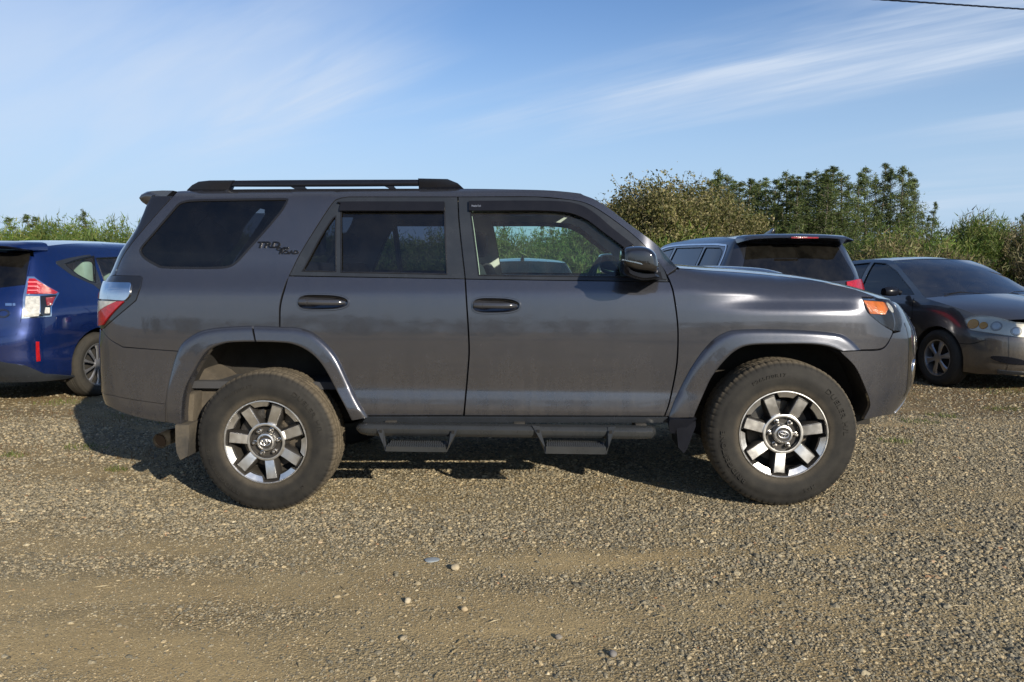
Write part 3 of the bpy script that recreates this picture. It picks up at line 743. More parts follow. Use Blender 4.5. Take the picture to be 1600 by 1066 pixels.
for i, sd in enumerate(('near', 'far')):
    rdo, fdo = rear_doors[i], front_doors[i]
    f = panel(HS, RF, 'window_frame', M_trim, rdo, holes=[QW, RW], off=.0015, thick=.03, side=sd)
    panel(HS, inset(QW, -.004), 'quarter_window', M_tint, rdo, off=-.010, thick=.005, side=sd)
    panel(HS, inset(RW, -.004), 'window', M_tint, rdo, off=-.010, thick=.005, side=sd)
    f2 = panel(HS, FF, 'window_frame', M_trim, fdo, holes=[FW], off=.0015, thick=.03, side=sd)
    panel(HS, inset(FW, -.004), 'window', M_glass, fdo, off=-.010, thick=.005, side=sd)
    # thin bright edge seals along the glass
    for q, par in ((QW, rdo), (RW, rdo), (FW, fdo)):
        panel(HS, q, 'window_seal', M_seal, par, holes=[inset(q, .006)], off=.0045, thick=.004, side=sd)
        c = HS.po(np.array([p[0] for p in densify(q, .02)]), np.array([p[1] for p in densify(q, .02)]), .0055)
    vis_f = T([(733.2, 331), (861.8, 331.4), (909, 341), (943, 364.5), (975, 388)], [(975, 388), (989, 383.5)], [(989, 383.5), (957, 358.8), (930.6, 336.4), (904, 321.5), (862, 316.2), (733, 316.2)])
    vis_r = T([(531.6, 331), (694.8, 331)], [(694.8, 331), (694.4, 317.2)], [(694.4, 317.2), (541, 317.2), (534, 319.8), (531.6, 327)])
    panel(HS, vis_f, 'window_visor', M_visorb, fdo, off=.018, thick=.022, side=sd)
    panel(HS, vis_r, 'window_visor', M_visorb, rdo, off=.018, thick=.022, side=sd)
def on_side(px, py, off=0., far=False):
    u, z = HS.trace(HM, [(px, py)])[0]; p = HS.po(np.array([u]), np.array([z]), off)[0]; n = HS.n(np.array([u]), np.array([z]))[0]; return u, z, p, n
def side_lettering(txt, px0, px1, py0, py1, depth, shear=.25, name='badge', mat=None, parent=None, width=None, off=.002):
    """flat lettering laid on the body side between the given photo points"""
    V, F = text_mesh(txt, 1., .2, shear, bold=.022); V = np.array(V); lo, hi = V.min(0), V.max(0)
    (u0, z0), (u1, z1) = HS.trace(HM, [(px0, py1), (px1, py0)])
    u = u0 + (V[:, 0] - lo[0]) / (hi[0] - lo[0]) * (u1 - u0); z = z0 + (V[:, 1] - lo[1]) / (hi[1] - lo[1]) * (z1 - z0)
    t = (V[:, 2] - lo[2]) / (hi[2] - lo[2]) * depth + off
    P = HS.p(u, z) + HS.n(u, z) * t[:, None]; return mesh_obj(name, P, F, mat or M_letter, parent, smooth=False)
side_lettering('TRD', 402.5, 438.5, 378, 387.5, .006, .18, 'badge_lettering', parent=suv)
side_lettering('OFF', 432, 452, 386.8, 391.8, .006, .18, 'badge_lettering', parent=suv)
side_lettering('ROAD', 436, 467, 391.6, 397.4, .006, .18, 'badge_lettering', parent=suv)
side_lettering('WeatherTech', 737, 752, 322.5, 325.5, .001, .1, 'visor_lettering', M_bright, front_doors[0], off=.0195)
# --- door handles
def handle(H_, door, sd):
    sg = 1 if sd == 'near' else -1
    ring, u0, L, zc, H = H_
    panel(HS, ring, 'handle_bezel', M_paint, door, holes=[inset(ring, .0055)], off=.0065, thick=.020, side=sd, grid=.02, step=.01, rim=.5)
    V = []; r0 = np.array(ring); c0 = r0.mean(0); n = len(ring)
    for k, dep in ((.97, -.004), (.88, -.018), (.6, -.028), (.2, -.031)):
        q = c0 + (r0 - c0) * k; V.append(HS.p(q[:, 0], q[:, 1], dep))
    V = np.concatenate(V) * (1, sg, 1); F = [(j * n + i, j * n + (i + 1) % n, (j + 1) * n + (i + 1) % n, (j + 1) * n + i) for j in range(3) for i in range(n)] + [tuple(3 * n + i for i in range(n))]
    MB().add(V, F).build('handle_cup', M_paint, door, angle=70)
    p = HS.p(np.array([u0 + L / 2]), np.array([zc]))[0]; pts = []; rs = []
    for t in np.linspace(0, 1, 21):
        x = u0 + L * (.06 + .86 * t); bow = math.sin(math.pi * min(max(t, .01), .99)) ** .5; y = p[1] + .006 - .032 * bow
        pts.append((x, y * sg, zc + .0015 * (1 - 2 * t))); rs.append(.005 + .0080 * min(1, math.sin(math.pi * min(max(t, .02), .98)) * 3) ** .6)
    MB().tube(pts, rs, 16, squash=1.2).build('door_handle', M_handle, door)
    pts2 = [(u0 + L * (.055 + .018 * k), (p[1] - .006 - .022 * (k / 10) ** .6) * sg, zc + .001) for k in range(11)]
    MB().tube(pts2, [.006] + [.0138] * 9 + [.013], 16, squash=1.2).build('handle_cap', M_handle, door)
for i, sd in enumerate(('near', 'far')):
    handle(HRr, rear_doors[i], sd); handle(HRf, front_doors[i], sd)
# --- wheel arch flares
def resample(c, n):
    c = np.array(c); d = np.r_[0, np.cumsum(np.linalg.norm(np.diff(c, axis=0), axis=1))]; t = np.linspace(0, d[-1], n)
    return np.stack((np.interp(t, d, c[:, 0]), np.interp(t, d, c[:, 1])), 1)
def flare(outer, inner, name, sd, split=None, mat=None, hmax=.029, parent=None):
    n = 300 if split else 120; A = resample(HS.trace(HM, catmull(outer, 5), .004), n); B = resample(HS.trace(HM, catmull(inner, 5), hmax), n)
    ts = [0, 0, .04, .09, .15, .22, .32, .45, .6, .75, .88, .95, .985, 1, 1, 1]
    hs = [-.01, .002, .010, .021, .0290, .0340, .0380, .0405, .043, .0455, .048, .0482, .046, .040, .0, -.05]
    hs = [h * hmax / .048 if h > 0 else h for h in hs]
    if split: A, B = A[split[0]:split[1]], B[split[0]:split[1]]
    V = []
    for t, h in zip(ts, hs):
        q = A * (1 - t) + B * t; V.append(HS.p(q[:, 0], q[:, 1], h))
    V = np.stack(V, 1); m, k = V.shape[:2]; V = V.reshape(-1, 3)
    F = [(i * k + j, (i + 1) * k + j, (i + 1) * k + j + 1, i * k + j + 1) for i in range(m - 1) for j in range(k - 1)]
    F += [tuple(range(k)), tuple((m - 1) * k + j for j in reversed(range(k)))]
    if sd == 'far': V = V * (1, -1, 1)
    mb = MB(); mb.add(V, F); return mb.build(name, mat or M_paint, parent or suv, angle=60)
rf_out = [(258, 657.6), (258, 626.6), (265, 590), (279, 545), (299, 525), (327, 514), (383.3, 509.3), (436.7, 510.7), (468, 512.7), (493, 522.5), (524, 553.5), (546.5, 598.5), (560, 626.6), (575, 652)]
rf_in = [(283.5, 664), (283.4, 640), (288, 610), (301.7, 581.6), (321.4, 550.7), (344, 538.5), (372, 534.6), (434, 535.2), (462, 539.4), (487.4, 553.5), (507, 576), (529.6, 618.2), (541, 640), (549.3, 657)]
ff_out = [(1044.5, 652), (1057, 619), (1082, 571.4), (1107.6, 537.6), (1130, 521), (1158.2, 515), (1237, 515.3), (1304.6, 520.2), (1327, 529), (1345.4, 546.5)]
ff_in = [(1084, 652), (1100.5, 613.6), (1113, 588.3), (1133, 563), (1152.6, 546.5), (1175, 539.4), (1220, 538), (1265, 538), (1293.3, 541.5), (1313, 548)]
for sd in ('near', 'far'):
    flare(rf_out, rf_in, 'wheel_arch_flare', sd, (0, 149)); flare(rf_out, rf_in, 'wheel_arch_flare', sd, (150, 300)); flare(ff_out, ff_in, 'wheel_arch_flare', sd)
# lower foot of the front flare
    ft = T([(1045, 651.5), (1086, 651.5)], [(1084, 652), (1071, 664), (1062.5, 672)], [(1062.5, 672), (1047, 671), (1043.5, 658)], [(1043.5, 658), (1045, 651.5)])
    panel(HS, ft, 'flare_foot', M_black, suv, off=.040, thick=.06, side=sd)
# --- bumpers
uz = HS.trace(HM, [(1407, 518.5), (1409.5, 504), (1404.5, 485), (1390, 468.5)])
FBp = chain(T([(1313, 549.2), (1346, 548.8), (1375.5, 547.6), (1387.8, 538), (1396, 521.5)]), [(uz[0][0], uz[0][1])], [uz[1]], [uz[2]], [uz[3]],
            [(ux(1.97), 1.138), (HS.fy(.55), 1.09), (HS.fy(.3), 1.095), (UF, 1.10), (UF, .50), (HS.fy(.4), .50)],
            T([(1372, 650.6), (1350, 655.6)], [(1350, 655.6), (1357.5, 642), (1359.8, 628), (1350, 600), (1336, 572), (1313, 549.2)]))
panel(HS, FBp, 'front_bumper', M_paint, suv, side='near', grid=.03); panel(HS, FBp, 'front_bumper', M_paint, suv, side='far', grid=.03)
g = [(HS.fy(.50), .86), (HS.fy(.46), 1.03), (UF, 1.05), (UF, .78), (HS.fy(.42), .78)]
gr = panel(HS, g, 'grille', M_gloss, suv, off=.012, thick=.02, side='whole')
for k in range(4):
    zz = .83 + k * .055; panel(HS, [(HS.fy(.44), zz), (HS.fy(.44), zz + .012), (UF, zz + .012), (UF, zz)], 'grille_bar', M_trim, gr, off=.020, thick=.006, side='whole')
fo = [(HS.fy(.66) + .03 * math.cos(t), .72 + .075 * math.sin(t)) for t in np.linspace(0, 2 * math.pi, 24, endpoint=False)]
both(HS, fo, 'fog_lamp', M_refl, suv, off=.006, thick=.01, grid=.02)
fv = [(HS.fy(.73), 1.0), (HS.fy(.70), 1.0), (HS.fy(.705), .80), (HS.fy(.69), .60), (HS.fy(.72), .60), (HS.fy(.735), .80)]
both(HS, fv, 'bumper_slot', M_gloss, suv, off=.002, thick=.01, grid=.02)
sk = [(HS.fy(.70), .500), (HS.fy(.48), .60), (HS.fy(.40), .665), (UF, .665), (UF, .50)]
panel(HS, sk, 'skid_plate', M_skid, suv, off=.006, thick=.015, side='whole')
RBp = chain(T([(281, 550), (248, 547.6), (192, 543.4)], [(192, 543.4), (172, 531.6), (160, 517.4)]), [(HS.ry(.60), .95), (UR, .95), (UR, .585)], [(HS.ry(.66), .585)], T([(172.2, 617), (210, 624.5), (262, 631.5)], [(262, 631.5), (267, 590), (281, 550)]))
both(HS, RBp, 'rear_bumper', M_paint, suv, grid=.04)
RVp = chain([(UR, .58)], [(HS.ry(.66), .58)], T([(173, 618.2), (210, 625.7), (262, 632.7)], [(262, 632.7), (263, 661)], [(263, 661), (240, 657.5), (214.4, 652), (190, 644.5), (172, 636.5)]), [(HS.ry(.7), .525), (UR, .52)])
both(HS, RVp, 'bumper_valance', M_paint, suv, off=-.003, grid=.04)
# --- tail lamps, tailgate, rear window
TL = chain(T([(222.2, 434.8), (219.4, 449), (212.3, 469.4)], [(212.3, 469.4), (179.4, 497.2), (161, 514)]), [(HS.ry(.70), .965), (HS.ry(.60), 1.02), (HS.ry(.60), 1.23)], T([(181, 431.2), (218, 432.2), (222.2, 434.8)]))
u_t = HS.ry(.62)
zt = lambda px, py: HS.trace(HM, [(px, py)])[0]
A_, B_, C_, D_ = zt(207, 443), zt(204, 463), zt(197, 470), zt(180, 469.5)
TC = [(u_t, A_[1] + .004), A_, B_, C_, (D_[0] - .03, C_[1] + .005), (u_t, C_[1] + .005)]
E_, F_, G_ = zt(195.2, 471.5), zt(184, 471.5), zt(163, 508)
TR = [E_, F_, (G_[0] - .10, G_[1] + .055), (u_t + .01, G_[1] + .02), (u_t + .01, G_[1] - .02), G_]
TW = [(F_[0] - .004, F_[1]), (G_[0] - .105, G_[1] + .06), (u_t + .01, G_[1] + .03), (u_t + .01, F_[1])]
for sd in ('near', 'far'):
    t_ = panel(HS, TL, 'tail_lamp', M_gloss, suv, off=.004, thick=.03, side=sd, grid=.03)
    panel(HS, rounded(TC, .012), 'clear_lens', M_chrome, t_, off=.014, thick=.012, side=sd, grid=.015, step=.012, rim=.4)
    panel(HS, rounded(TR, .008), 'red_lens', M_red, t_, off=.014, thick=.012, side=sd, grid=.02)
    panel(HS, rounded(TW, .008), 'reversing_lens', M_white, t_, off=.013, thick=.012, side=sd, grid=.02)
TG = chain([(HS.ry(.585), 1.235), (HS.ry(.585), .955), (UR, .955), (UR, 1.235)])
panel(HS, TG, 'tailgate', M_paint, suv, side='whole')
RWp = chain(HS.trace(HM, catmull([(180, 429.6), (183, 420), (191, 402), (206, 380), (233, 348), (253, 325.5), (270, 306.5)], 4)), [(UR, 1.72)], [(UR, 1.24)], [(HS.ry(.585), 1.24)])
panel(HS, RWp, 'rear_window', M_tintd, suv, side='whole', off=-.002, thick=.006)
panel(HS, chain(HS.trace(HM, catmull([(180, 429.6), (183, 420), (191, 402), (206, 380), (233, 348), (253, 325.5), (270, 306.5)], 4)), [(ux(-2.10) - .08, 1.70), (ux(-2.3) - .08, 1.50), (ux(-2.38) - .10, 1.36), (HS.ry(.72), 1.24)]), 'window_pillar_trim', M_gloss, suv, off=.001, thick=.01)
# --- roof, screen, bonnet
re_ = [tuple(HS.p(np.array([p[1]]), np.array([p[2]]))[0]) for p in catmull_list(roof_e)] if 'catmull_list' in globals() else [tuple(HS.p(np.array([p[1]]), np.array([p[2]]))[0]) for p in roof_e]
cross_loft('roof', re_, M_paint, suv, lambda t, s: (0, 0, .018 * (1 - s * s) + .004 * (1 - s ** 8)))
ap = HS.trace(HM, [(913, 305.6), (928, 311.6), (940, 319), (956, 330), (982.6, 351), (1027, 384), (1057, 418)]); ap = [(roof_e[-1][1], roof_e[-1][2])] + ap
ap3 = [tuple(q) for q in HS.p(np.array([a[0] for a in ap]), np.array([a[1] for a in ap]))]
cross_loft('windscreen', ap3, M_glass, suv, lambda t, s: ((.055 + .02 * t) * (1 - s * s), 0, .006 * (1 - s * s)))
hx = np.r_[np.linspace(.86, 1.95, 16), 2.0, 2.04]
hp = [tuple(HS.p(np.array([ux(x)]), np.array([float(ztop(x)) + .001]))[0]) for x in hx]
crown = lambda t, s: ((-.02 + .02 * t + .20 * t ** 3) * (1 - s * s), 0, .022 * (1 - s * s) * (1 - .5 * t) + .012 * (1 - s ** 6))
cross_loft('bonnet', hp, M_paint, suv, crown, n=32)
mb = MB()       # bonnet scoop
V = []; nx_, ny_ = 14, 20
for i in range(nx_ + 1):
    t = i / nx_; x = 1.02 + .56 * t
    for k in range(ny_ + 1):
        s = -1 + 2 * k / ny_; y = s * (.34 + .02 * t); base = float(ztop(x)) + .022 * (1 - .15 * t)
        V.append((x, y, base - .004 + (.036 * min(1, (1 - abs(s)) * 4) ** .7) * (1 - (abs(2 * t - .9) / 1.15) ** 4) * (.35 + .65 * t)))
mb.add(V, [(i * (ny_ + 1) + k, i * (ny_ + 1) + k + 1, (i + 1) * (ny_ + 1) + k + 1, (i + 1) * (ny_ + 1) + k) for i in range(nx_) for k in range(ny_)])
mb.build('bonnet_scoop', M_paint, suv)
MB().box((.86, -.70, 1.20), (1.06, .70, 1.262)).build('scuttle_panel', M_black, suv, bevel=.01)
# --- headlamps
HLp = HS.trace(HM, catmull([(1346.4, 464.6), (1355.6, 487), (1378, 506.4), (1395.3, 516.6)], 4) + [(1406.5, 517)] + catmull([(1406.5, 517), (1408.6, 504), (1403.8, 485.5), (1388.6, 468.6)], 4) + [(1346.4, 464.6)])[:-1]
AMp = T([(1351, 469), (1384, 470.5)], [(1384, 470.5), (1391, 478), (1386.2, 491)], [(1386.2, 491), (1362, 490)], [(1362, 490), (1351, 469)])
for sd in ('near', 'far'):
    h_ = panel(HS, HLp, 'headlamp', M_gloss, suv, off=-.020, thick=.03, side=sd, grid=.02)
    panel(HS, rounded(AMp, .006), 'amber_reflector', M_amber, h_, off=-.010, thick=.010, side=sd, grid=.015)
    uc, zc = HS.trace(HM, [(1392, 480)])[0]
    panel(HS, [(uc + .020 * math.cos(t), zc + .028 * math.sin(t)) for t in np.linspace(0, 2 * math.pi, 20, endpoint=False)], 'lamp_bowl', M_white, h_, off=-.002, thick=.008, side=sd, grid=.012)  # small bowl coloured white: the glare inside the lamp is painted in
    panel(HS, HLp, 'lamp_cover', M_clear, h_, off=.003, thick=.008, side=sd, grid=.02)
# --- roof spoiler
def un(px, py, yc):
    d = pix_ray(px, py); n = HM[:3, 1]; k = ((HM[:3, 3] - np.array((0, 0, CAM_H))) @ n + yc) / (d @ n)
    l = HM[:3, :3].T @ (d * k + np.array((0, 0, CAM_H)) - HM[:3, 3]); return float(l[0]), float(l[2])
sp = [un(*p, -.60) for p in [(277.5, 299.4), (255, 299), (233, 300.8), (224, 306), (220.3, 312.3), (223, 317), (231, 321.7), (243, 324.4), (253, 325.4), (262, 318)]]
ys = [-.655, -.64, -.60, -.5, -.3, 0, .3, .5, .6, .64, .655]
pillow(sp, ys, [(.75, .55), (.95, .85), (1, 1), (1.05, 1), (1.12, 1), (1.15, 1), (1.12, 1), (1.05, 1), (1, 1), (.95, .85), (.75, .55)], 'roof_spoiler', M_paint, suv, center=sp[0])
# --- roof rails
def rail(yc, name='roof_rail'):
    s = 1 if yc < 0 else -1
    A = [un(*p, -.60) for p in [(295, 298.5), (303, 290), (313.3, 284.6), (330, 282.8), (368.5, 282.4), (364, 290), (360.6, 298.5)]]
    B = [un(*p, -.60) for p in [(655.6, 298.5), (654.4, 279.6), (700, 280.6), (716, 287), (728.5, 298.5)]]
    C_ = [un(*p, -.60) for p in [(362, 282.7), (440, 281.9), (550, 281.4), (657, 281.2), (657, 290.8), (550, 291.6), (440, 292), (362, 291.8)]]
    root = pillow(C_, [yc - .020, yc - .014, yc + .014, yc + .020], [(1, .7), (1, 1), (1, 1), (1, .7)], name, M_black, suv)
    for q in (A, B): pillow(q, [yc - .030, yc - .024, yc + .024, yc + .030], [(.96, .85), (1, 1), (1, 1), (.96, .85)], 'rail_foot', M_black, root)
    for a, b in ((452, 481), (600, 621)):
        q = [un(*p, -.60) for p in [(a, 291), (b - 6, 291), (b, 297), (a + 12, 297)]]; pillow(q, [yc - .012, yc + .012], [1, 1], 'rail_strut', M_black, root)
rail(-.60); rail(.60)
# --- sills, step bars, steps
for sd, s in (('near', 1), ('far', -1)):
    SL = T([(572, 652.3), (1043, 652.3)], [(1043, 652.3), (1046, 660)], [(1046, 660), (566, 660)])
    panel(HS, SL, 'sill_strip', M_trim, suv, off=.004, thick=.06, side=sd)
    xa, za = un(559, 672, -.97); xb, zb = un(1022, 674, -.97); z0 = un(800, 664.5, -.97)[1]; z1 = un(800, 682.8, -.97)[1]
    sec = [(-.905, z0 - .012), (-.93, z0), (-.985, z0 - .003), (-1.005, z0 - .020), (-1.0, z1 + .018), (-.985, z1), (-.93, z1), (-.905, z1 + .012)]
    V = []; xs = [xa - .012, xa + .015, xa + .06, xb - .06, xb - .012, xb + .012]; dy = [.05, .02, 0, 0, .012, .045]; sc = [.55, .85, 1, 1, .96, .6]; zc = (z0 + z1) / 2
    for x, d, k in zip(xs, dy, sc): V += [(x, (y + d) * s, zc + (z - zc) * k) for y, z in sec]
    n = len(sec); F = [(j * n + i, j * n + (i + 1) % n, (j + 1) * n + (i + 1) % n, (j + 1) * n + i) for j in range(len(xs) - 1) for i in range(n)] + [tuple(range(n)), tuple(5 * n + i for i in reversed(range(n)))]
    bar = MB().add(V, F).build('step_bar', M_step, suv, bevel=.003, angle=25)
    for (hl, hr) in (((586, 611, 602), (717, 723, 698)), ((831, 852, 852), (962, 968, 948))):
        ytop, yout = -.985, -1.075
        xl0, zt_ = un(hl[0], 672, -1.0); xr0, _ = un(hr[0], 671, -1.0); xl, zp = un(hl[2] + 1, 697.5, -1.075); xr, _ = un(hr[2] - 1, 697.5, -1.075); zb_ = un(650, 706.5, -1.085)[1]
        st = MB().box((xl, min(yout * s, -.93 * s), zp - .004), (xr, max(yout * s, -.93 * s), zp)) .box((xl, min(yout * s, (yout - .004) * s), zb_), (xr, max(yout * s, (yout - .004) * s), zp))
        st = st.build('step_plate', M_step, bar)
        tb = MB(); nt = 26
        for r_ in range(4):
            for i in range(nt):
                x = xl + (xr - xl) * (i + .5 + .25 * (r_ % 2)) / (nt + .5); y = (-.95 - .035 * r_ - .012) * s
                tb.add([(x - .0045, y - .005, zp), (x + .0045, y - .005, zp), (x + .0045, y + .005, zp), (x - .0045, y + .005, zp), (x, y, zp + .0075)], [(0, 1, 4), (1, 2, 4), (2, 3, 4), (3, 0, 4)])
        tag(tb.build('tread_teeth', M_step, st, smooth=False), kind='stuff')
        for x0, x1, dirn in ((xl0, xl, 1), (xr0, xr, -1)):
            # folded hanger bracket with a square window
            y0_, y1_ = -.99 * s, (yout - .004) * s; w1 = .040 * dirn
            V = [(x0, y0_, zt_ + .022), (x0 + w1, y0_, zt_ + .018), (x1 + .006 * dirn, y1_, zb_), (x1 - .004 * dirn, y1_, zb_), (x1 - .012 * dirn, y1_, zp + .005),
                 (x0 + .004, y0_ + .012 * s, zt_ + .022), (x0 + w1, y0_ + .012 * s, zt_ + .018), (x1 + .006 * dirn, y1_ + .012 * s, zb_), (x1 - .004 * dirn, y1_ + .012 * s, zb_), (x1 - .012 * dirn, y1_ + .012 * s, zp + .005)]
            MB().add(V, [(0, 1, 2, 3, 4), (9, 8, 7, 6, 5)] + [(i, (i + 1) % 5, 5 + (i + 1) % 5, 5 + i) for i in range(5)]).build('step_hanger', M_step, bar, smooth=False)
            cx_, cz_ = (x0 + .5 * w1) * .75 + x1 * .25, zt_ - .002; yy = y0_ * .72 + y1_ * .28 - .003 * s
            MB().box((cx_ - .008, min(yy, yy - .004 * s), cz_ - .010), (cx_ + .008, max(yy, yy - .004 * s), cz_ + .008)).build('hanger_slot', M_liner, bar, smooth=False)
    for x in (-.7, 0, .65): MB().box((x - .03, min(-.93 * s, -.6 * s), .43), (x + .03, max(-.93 * s, -.6 * s), .47)).build('step_mount', M_under, bar, bevel=.004)
# --- wheel wells, gap liner, underbody
for sd, s in (('near', 1), ('far', -1)):
    for inner, nm, clay in ((rf_in, 'wheel_well', 0), (ff_in, 'wheel_well', 0)):
        B = resample(HS.trace(HM, catmull(inner, 5), .03), 40)
        if inner is rf_in: B[:, 0] -= 0
        else: B = np.r_[B, HS.trace(HM, catmull([(1313, 548), (1336, 571.4), (1350, 600), (1359.5, 628), (1352, 655)], 4), .0)[1:]]
        c = np.array((-1.39 if inner is rf_in else 1.40, .45)); O3 = HS.p(B[:, 0], B[:, 1], -.004); V = []
        for y, k in ((None, 1.0), (-.80, 1.03), (-.55, 1.04), (-.50, .9)):
            for i, (u, z) in enumerate(B):
                x0 = O3[i, 0]; V.append(((x0 - c[0]) * k + c[0], (O3[i, 1] if y is None else y) * s, (z - c[1]) * k + c[1]))
        n = len(B); F = [(j * n + i, j * n + i + 1, (j + 1) * n + i + 1, (j + 1) * n + i) for j in range(3) for i in range(n - 1)] + [tuple(3 * n + i for i in range(n))]
        MB().add(V, F).build(nm, M_well, suv)
    lp = [(ux(-2.25), .55), (ux(-2.25), 1.2), (ux(-1.4), 1.24), (ux(.80), 1.24), (ux(1.2), 1.2), (ux(1.9), 1.08), (ux(2.02), .9), (ux(2.02), .56), (ux(1.92), .56)]
    lp += [(1.40 + .56 * math.cos(t), .42 + .50 * math.sin(t)) for t in np.linspace(.15, math.pi - .1, 20)] + [(.80, .49), (-.78, .49)]
    lp += [(-1.39 + .60 * math.cos(t), .42 + .50 * math.sin(t)) for t in np.linspace(.1, math.pi - .15, 20)] + [(ux(-2.0), .55)]
    panel(HS, lp, 'panel_gap_liner', M_liner, suv, off=-.035, thick=0, side=sd, grid=.08)
mb = MB().box((-.80, -.80, .455), (.86, .80, .50)).box((-2.3, -.80, .62), (-1.9, .80, .66)).box((-2.0, -.49, .50), (-.8, .49, .90)).box((.86, -.49, .50), (1.95, .49, .86)).box((-2.2, -.52, .40), (2.0, -.44, .50)).box((-2.2, .44, .40), (2.0, .52, .50))
mb.tube([(-1.396, -.75, .345), (-1.396, .75, .345)], .045).tube([(-1.75, -.3, .42), (-1.2, -.32, .42)], .09, 14).box((-.6, -.3, .36), (.7, .1, .46))
mb.tube([(1.396, -.75, .40), (1.396, .75, .40)], .035)
mb.build('underbody', M_under, suv)
# dusty shock mount, liner flap seen behind the rear wheel
q = [un(*p, -.72) for p in [(300, 580), (312, 574), (325, 577), (340, 590), (352, 600), (330, 640), (296, 678), (287, 668), (292, 625)]]
pillow(q, [-.74, -.70, -.5], [1, 1.03, 1.03], 'rear_well_panel', M_wellclay, suv)
q = [un(*p, -.80) for p in [(284, 625), (297, 612), (309, 612), (306, 660), (300, 671), (284, 668)]]; pillow(q, [-.83, -.80, -.74], [.9, 1, 1], 'well_flap', M_wellclay, suv)
for s in (1, -1):
    q = [un(*p, -.90) for p in [(277.5, 662), (299, 662), (300, 675), (298, 700), (296.5, 712), (285.5, 718), (280, 706), (278, 690)]]; pillow(q, [-.93 * s, -.915 * s, -.90 * s, -.72 * s], [.97, 1, 1, 1], 'mud_flap', M_flap, suv)
    q = [un(*p, -.90) for p in [(1055, 668), (1086, 655), (1086, 664), (1072, 701), (1067, 707), (1058, 698)]]; pillow(q, [-.93 * s, -.915 * s, -.90 * s, -.72 * s], [.97, 1, 1, 1], 'mud_flap', M_black, suv)
ex = un(258, 684.5, -.78)
pth = [(ex[0] - .004, -.83, ex[1] - .006), (ex[0] + .004, -.75, ex[1]), (ex[0] + .05, -.68, ex[1] + .006), (ex[0] + .14, -.63, ex[1] + .01), (ex[0] + .5, -.6, ex[1] + .03)]
mb = MB(); mb.tube(pth, [.044, .043, .040, .038, .038], 24, caps=False); mb.tube(pth[:2], [.0385, .0385], 24, caps=False)
Vr = mb.V; mb.build('exhaust_pipe', M_pipe, suv)
mb = MB(); mb.tube([(ex[0] - .002, -.816, ex[1] - .0045), (ex[0] + .004, -.75, ex[1])], [.0384, .0384], 24); mb.build('exhaust_soot', M_pipein, suv)
# --- door mirrors
def mirror(s):
    P = [(968.8, 404), (969.5, 395), (972.5, 388.5), (979, 385.6), (992, 384.6), (1006, 385.4), (1017, 390), (1024.5, 398), (1027.5, 410), (1028.5, 421), (1024, 428.5), (1010, 427), (990, 424.5), (975, 418), (969.4, 411)]
    q = [un(*p, -1.08) for p in catmull(P, 3, True)]; c = np.array(un(999, 406, -1.08)); 
    st = [(-1.175, .60), (-1.17, .74), (-1.155, .86), (-1.13, .95), (-1.09, 1.0), (-1.04, 1.0), (-.99, .97), (-.95, .92), (-.935, .80)]
    m = pillow(q, [y * s for y, k in st], [k for y, k in st], 'door_mirror', M_gloss, suv, center=c)
    P2 = [(969.3, 411), (975, 420), (992, 427), (1010, 429.5), (1025, 429), (1030, 434), (1022, 436.6), (1003, 438), (985, 433), (973, 427)]
    q = [un(*p, -1.06) for p in catmull(P2, 2, True)]; pillow(q, [y * s for y in (-1.155, -1.13, -1.05, -.97, -.90)], [.7, .93, 1, 1, .95], 'mirror_base', M_black, m)
    q = [un(*p, -.97) for p in [(1000, 426), (1031, 424), (1035, 438), (1010, 437)]]; pillow(q, [-1.03 * s, -.82 * s], [.9, 1], 'mirror_arm', M_black, m)
    V = []; 
    lt = [un(*p, -1.08) for p in [(967.6, 407.5), (978, 410.0), (990, 412.4), (1001, 415.4), (1000, 412.8), (990, 410.0), (978, 407.8), (967.6, 405.4)]]
    pillow(lt, [-1.178 * s, -1.17 * s, -1.09 * s], [.86, .95, 1.01], 'mirror_indicator', M_chrome, m, center=c)
    return m
mirror(1); mirror(-1)
tri = T([(1012, 433.5), (1031, 435.5), (1042.5, 438)], [(1042.5, 438), (1033, 418), (1018, 400)], [(1018, 400), (1006, 405), (1012, 433.5)])
for i, sd in enumerate(('near', 'far')): panel(HS, tri, 'mirror_sail', M_trim, front_doors[i], off=.006, thick=.02, side=sd)
# --- cabin
TH_ = [inset(q, k) for q, k in ((QG, -.012), (QW, -.006), (RW, -.006), (FW, .008))]
cab = chain([(u, z + 0) for _, u, z in [('u', ux(-1.95), 1.70), ('u', ux(-1.5), 1.715), ('u', ux(-.5), 1.71), ('u', ux(.2), 1.69)]], HS.trace(HM, [(930, 315), (960, 335), (1025, 385), (1050, 415)]), [(ux(.82), 1.20), (ux(-2.2), 1.20), (ux(-2.25), 1.28)])
for sd in ('near', 'far'): panel(HS, cab, 'cabin_trim', M_interior, suv, holes=[TH_[0], TH_[1], TH_[2], TH_[3]], off=-.045, thick=.0, side=sd, grid=.06)
cross_loft('headlining', [(p[0], p[1] * .97, p[2] - .05) for p in re_[1:-1]], M_interior, suv, lambda t, s: (0, 0, .015 * (1 - s * s)))
MB().box((.55, -.74, .95), (.98, .74, 1.215)).box((.45, .18, 1.0), (.62, .56, 1.245)).build('dashboard', M_dash, suv, bevel=.03)
sw = MB(); cen = Vector((.40, .37, 1.20)); ax = Vector((-.86, 0, .5)).normalized(); e1 = Vector((0, 1, 0)); e2 = ax.cross(e1)
sw.tube([tuple(cen + (e1 * math.cos(t) + e2 * math.sin(t)) * .185) for t in np.linspace(0, 2 * math.pi, 41)], .0155, 10, caps=False)
sw.tube([tuple(cen + e1 * .18), tuple(cen - ax * .03), tuple(cen - e1 * .18)], .012).tube([tuple(cen - ax * .03), tuple(cen - e2 * .18)], .012).tube([tuple(cen - ax * .02), tuple(cen - ax * .3)], .03)
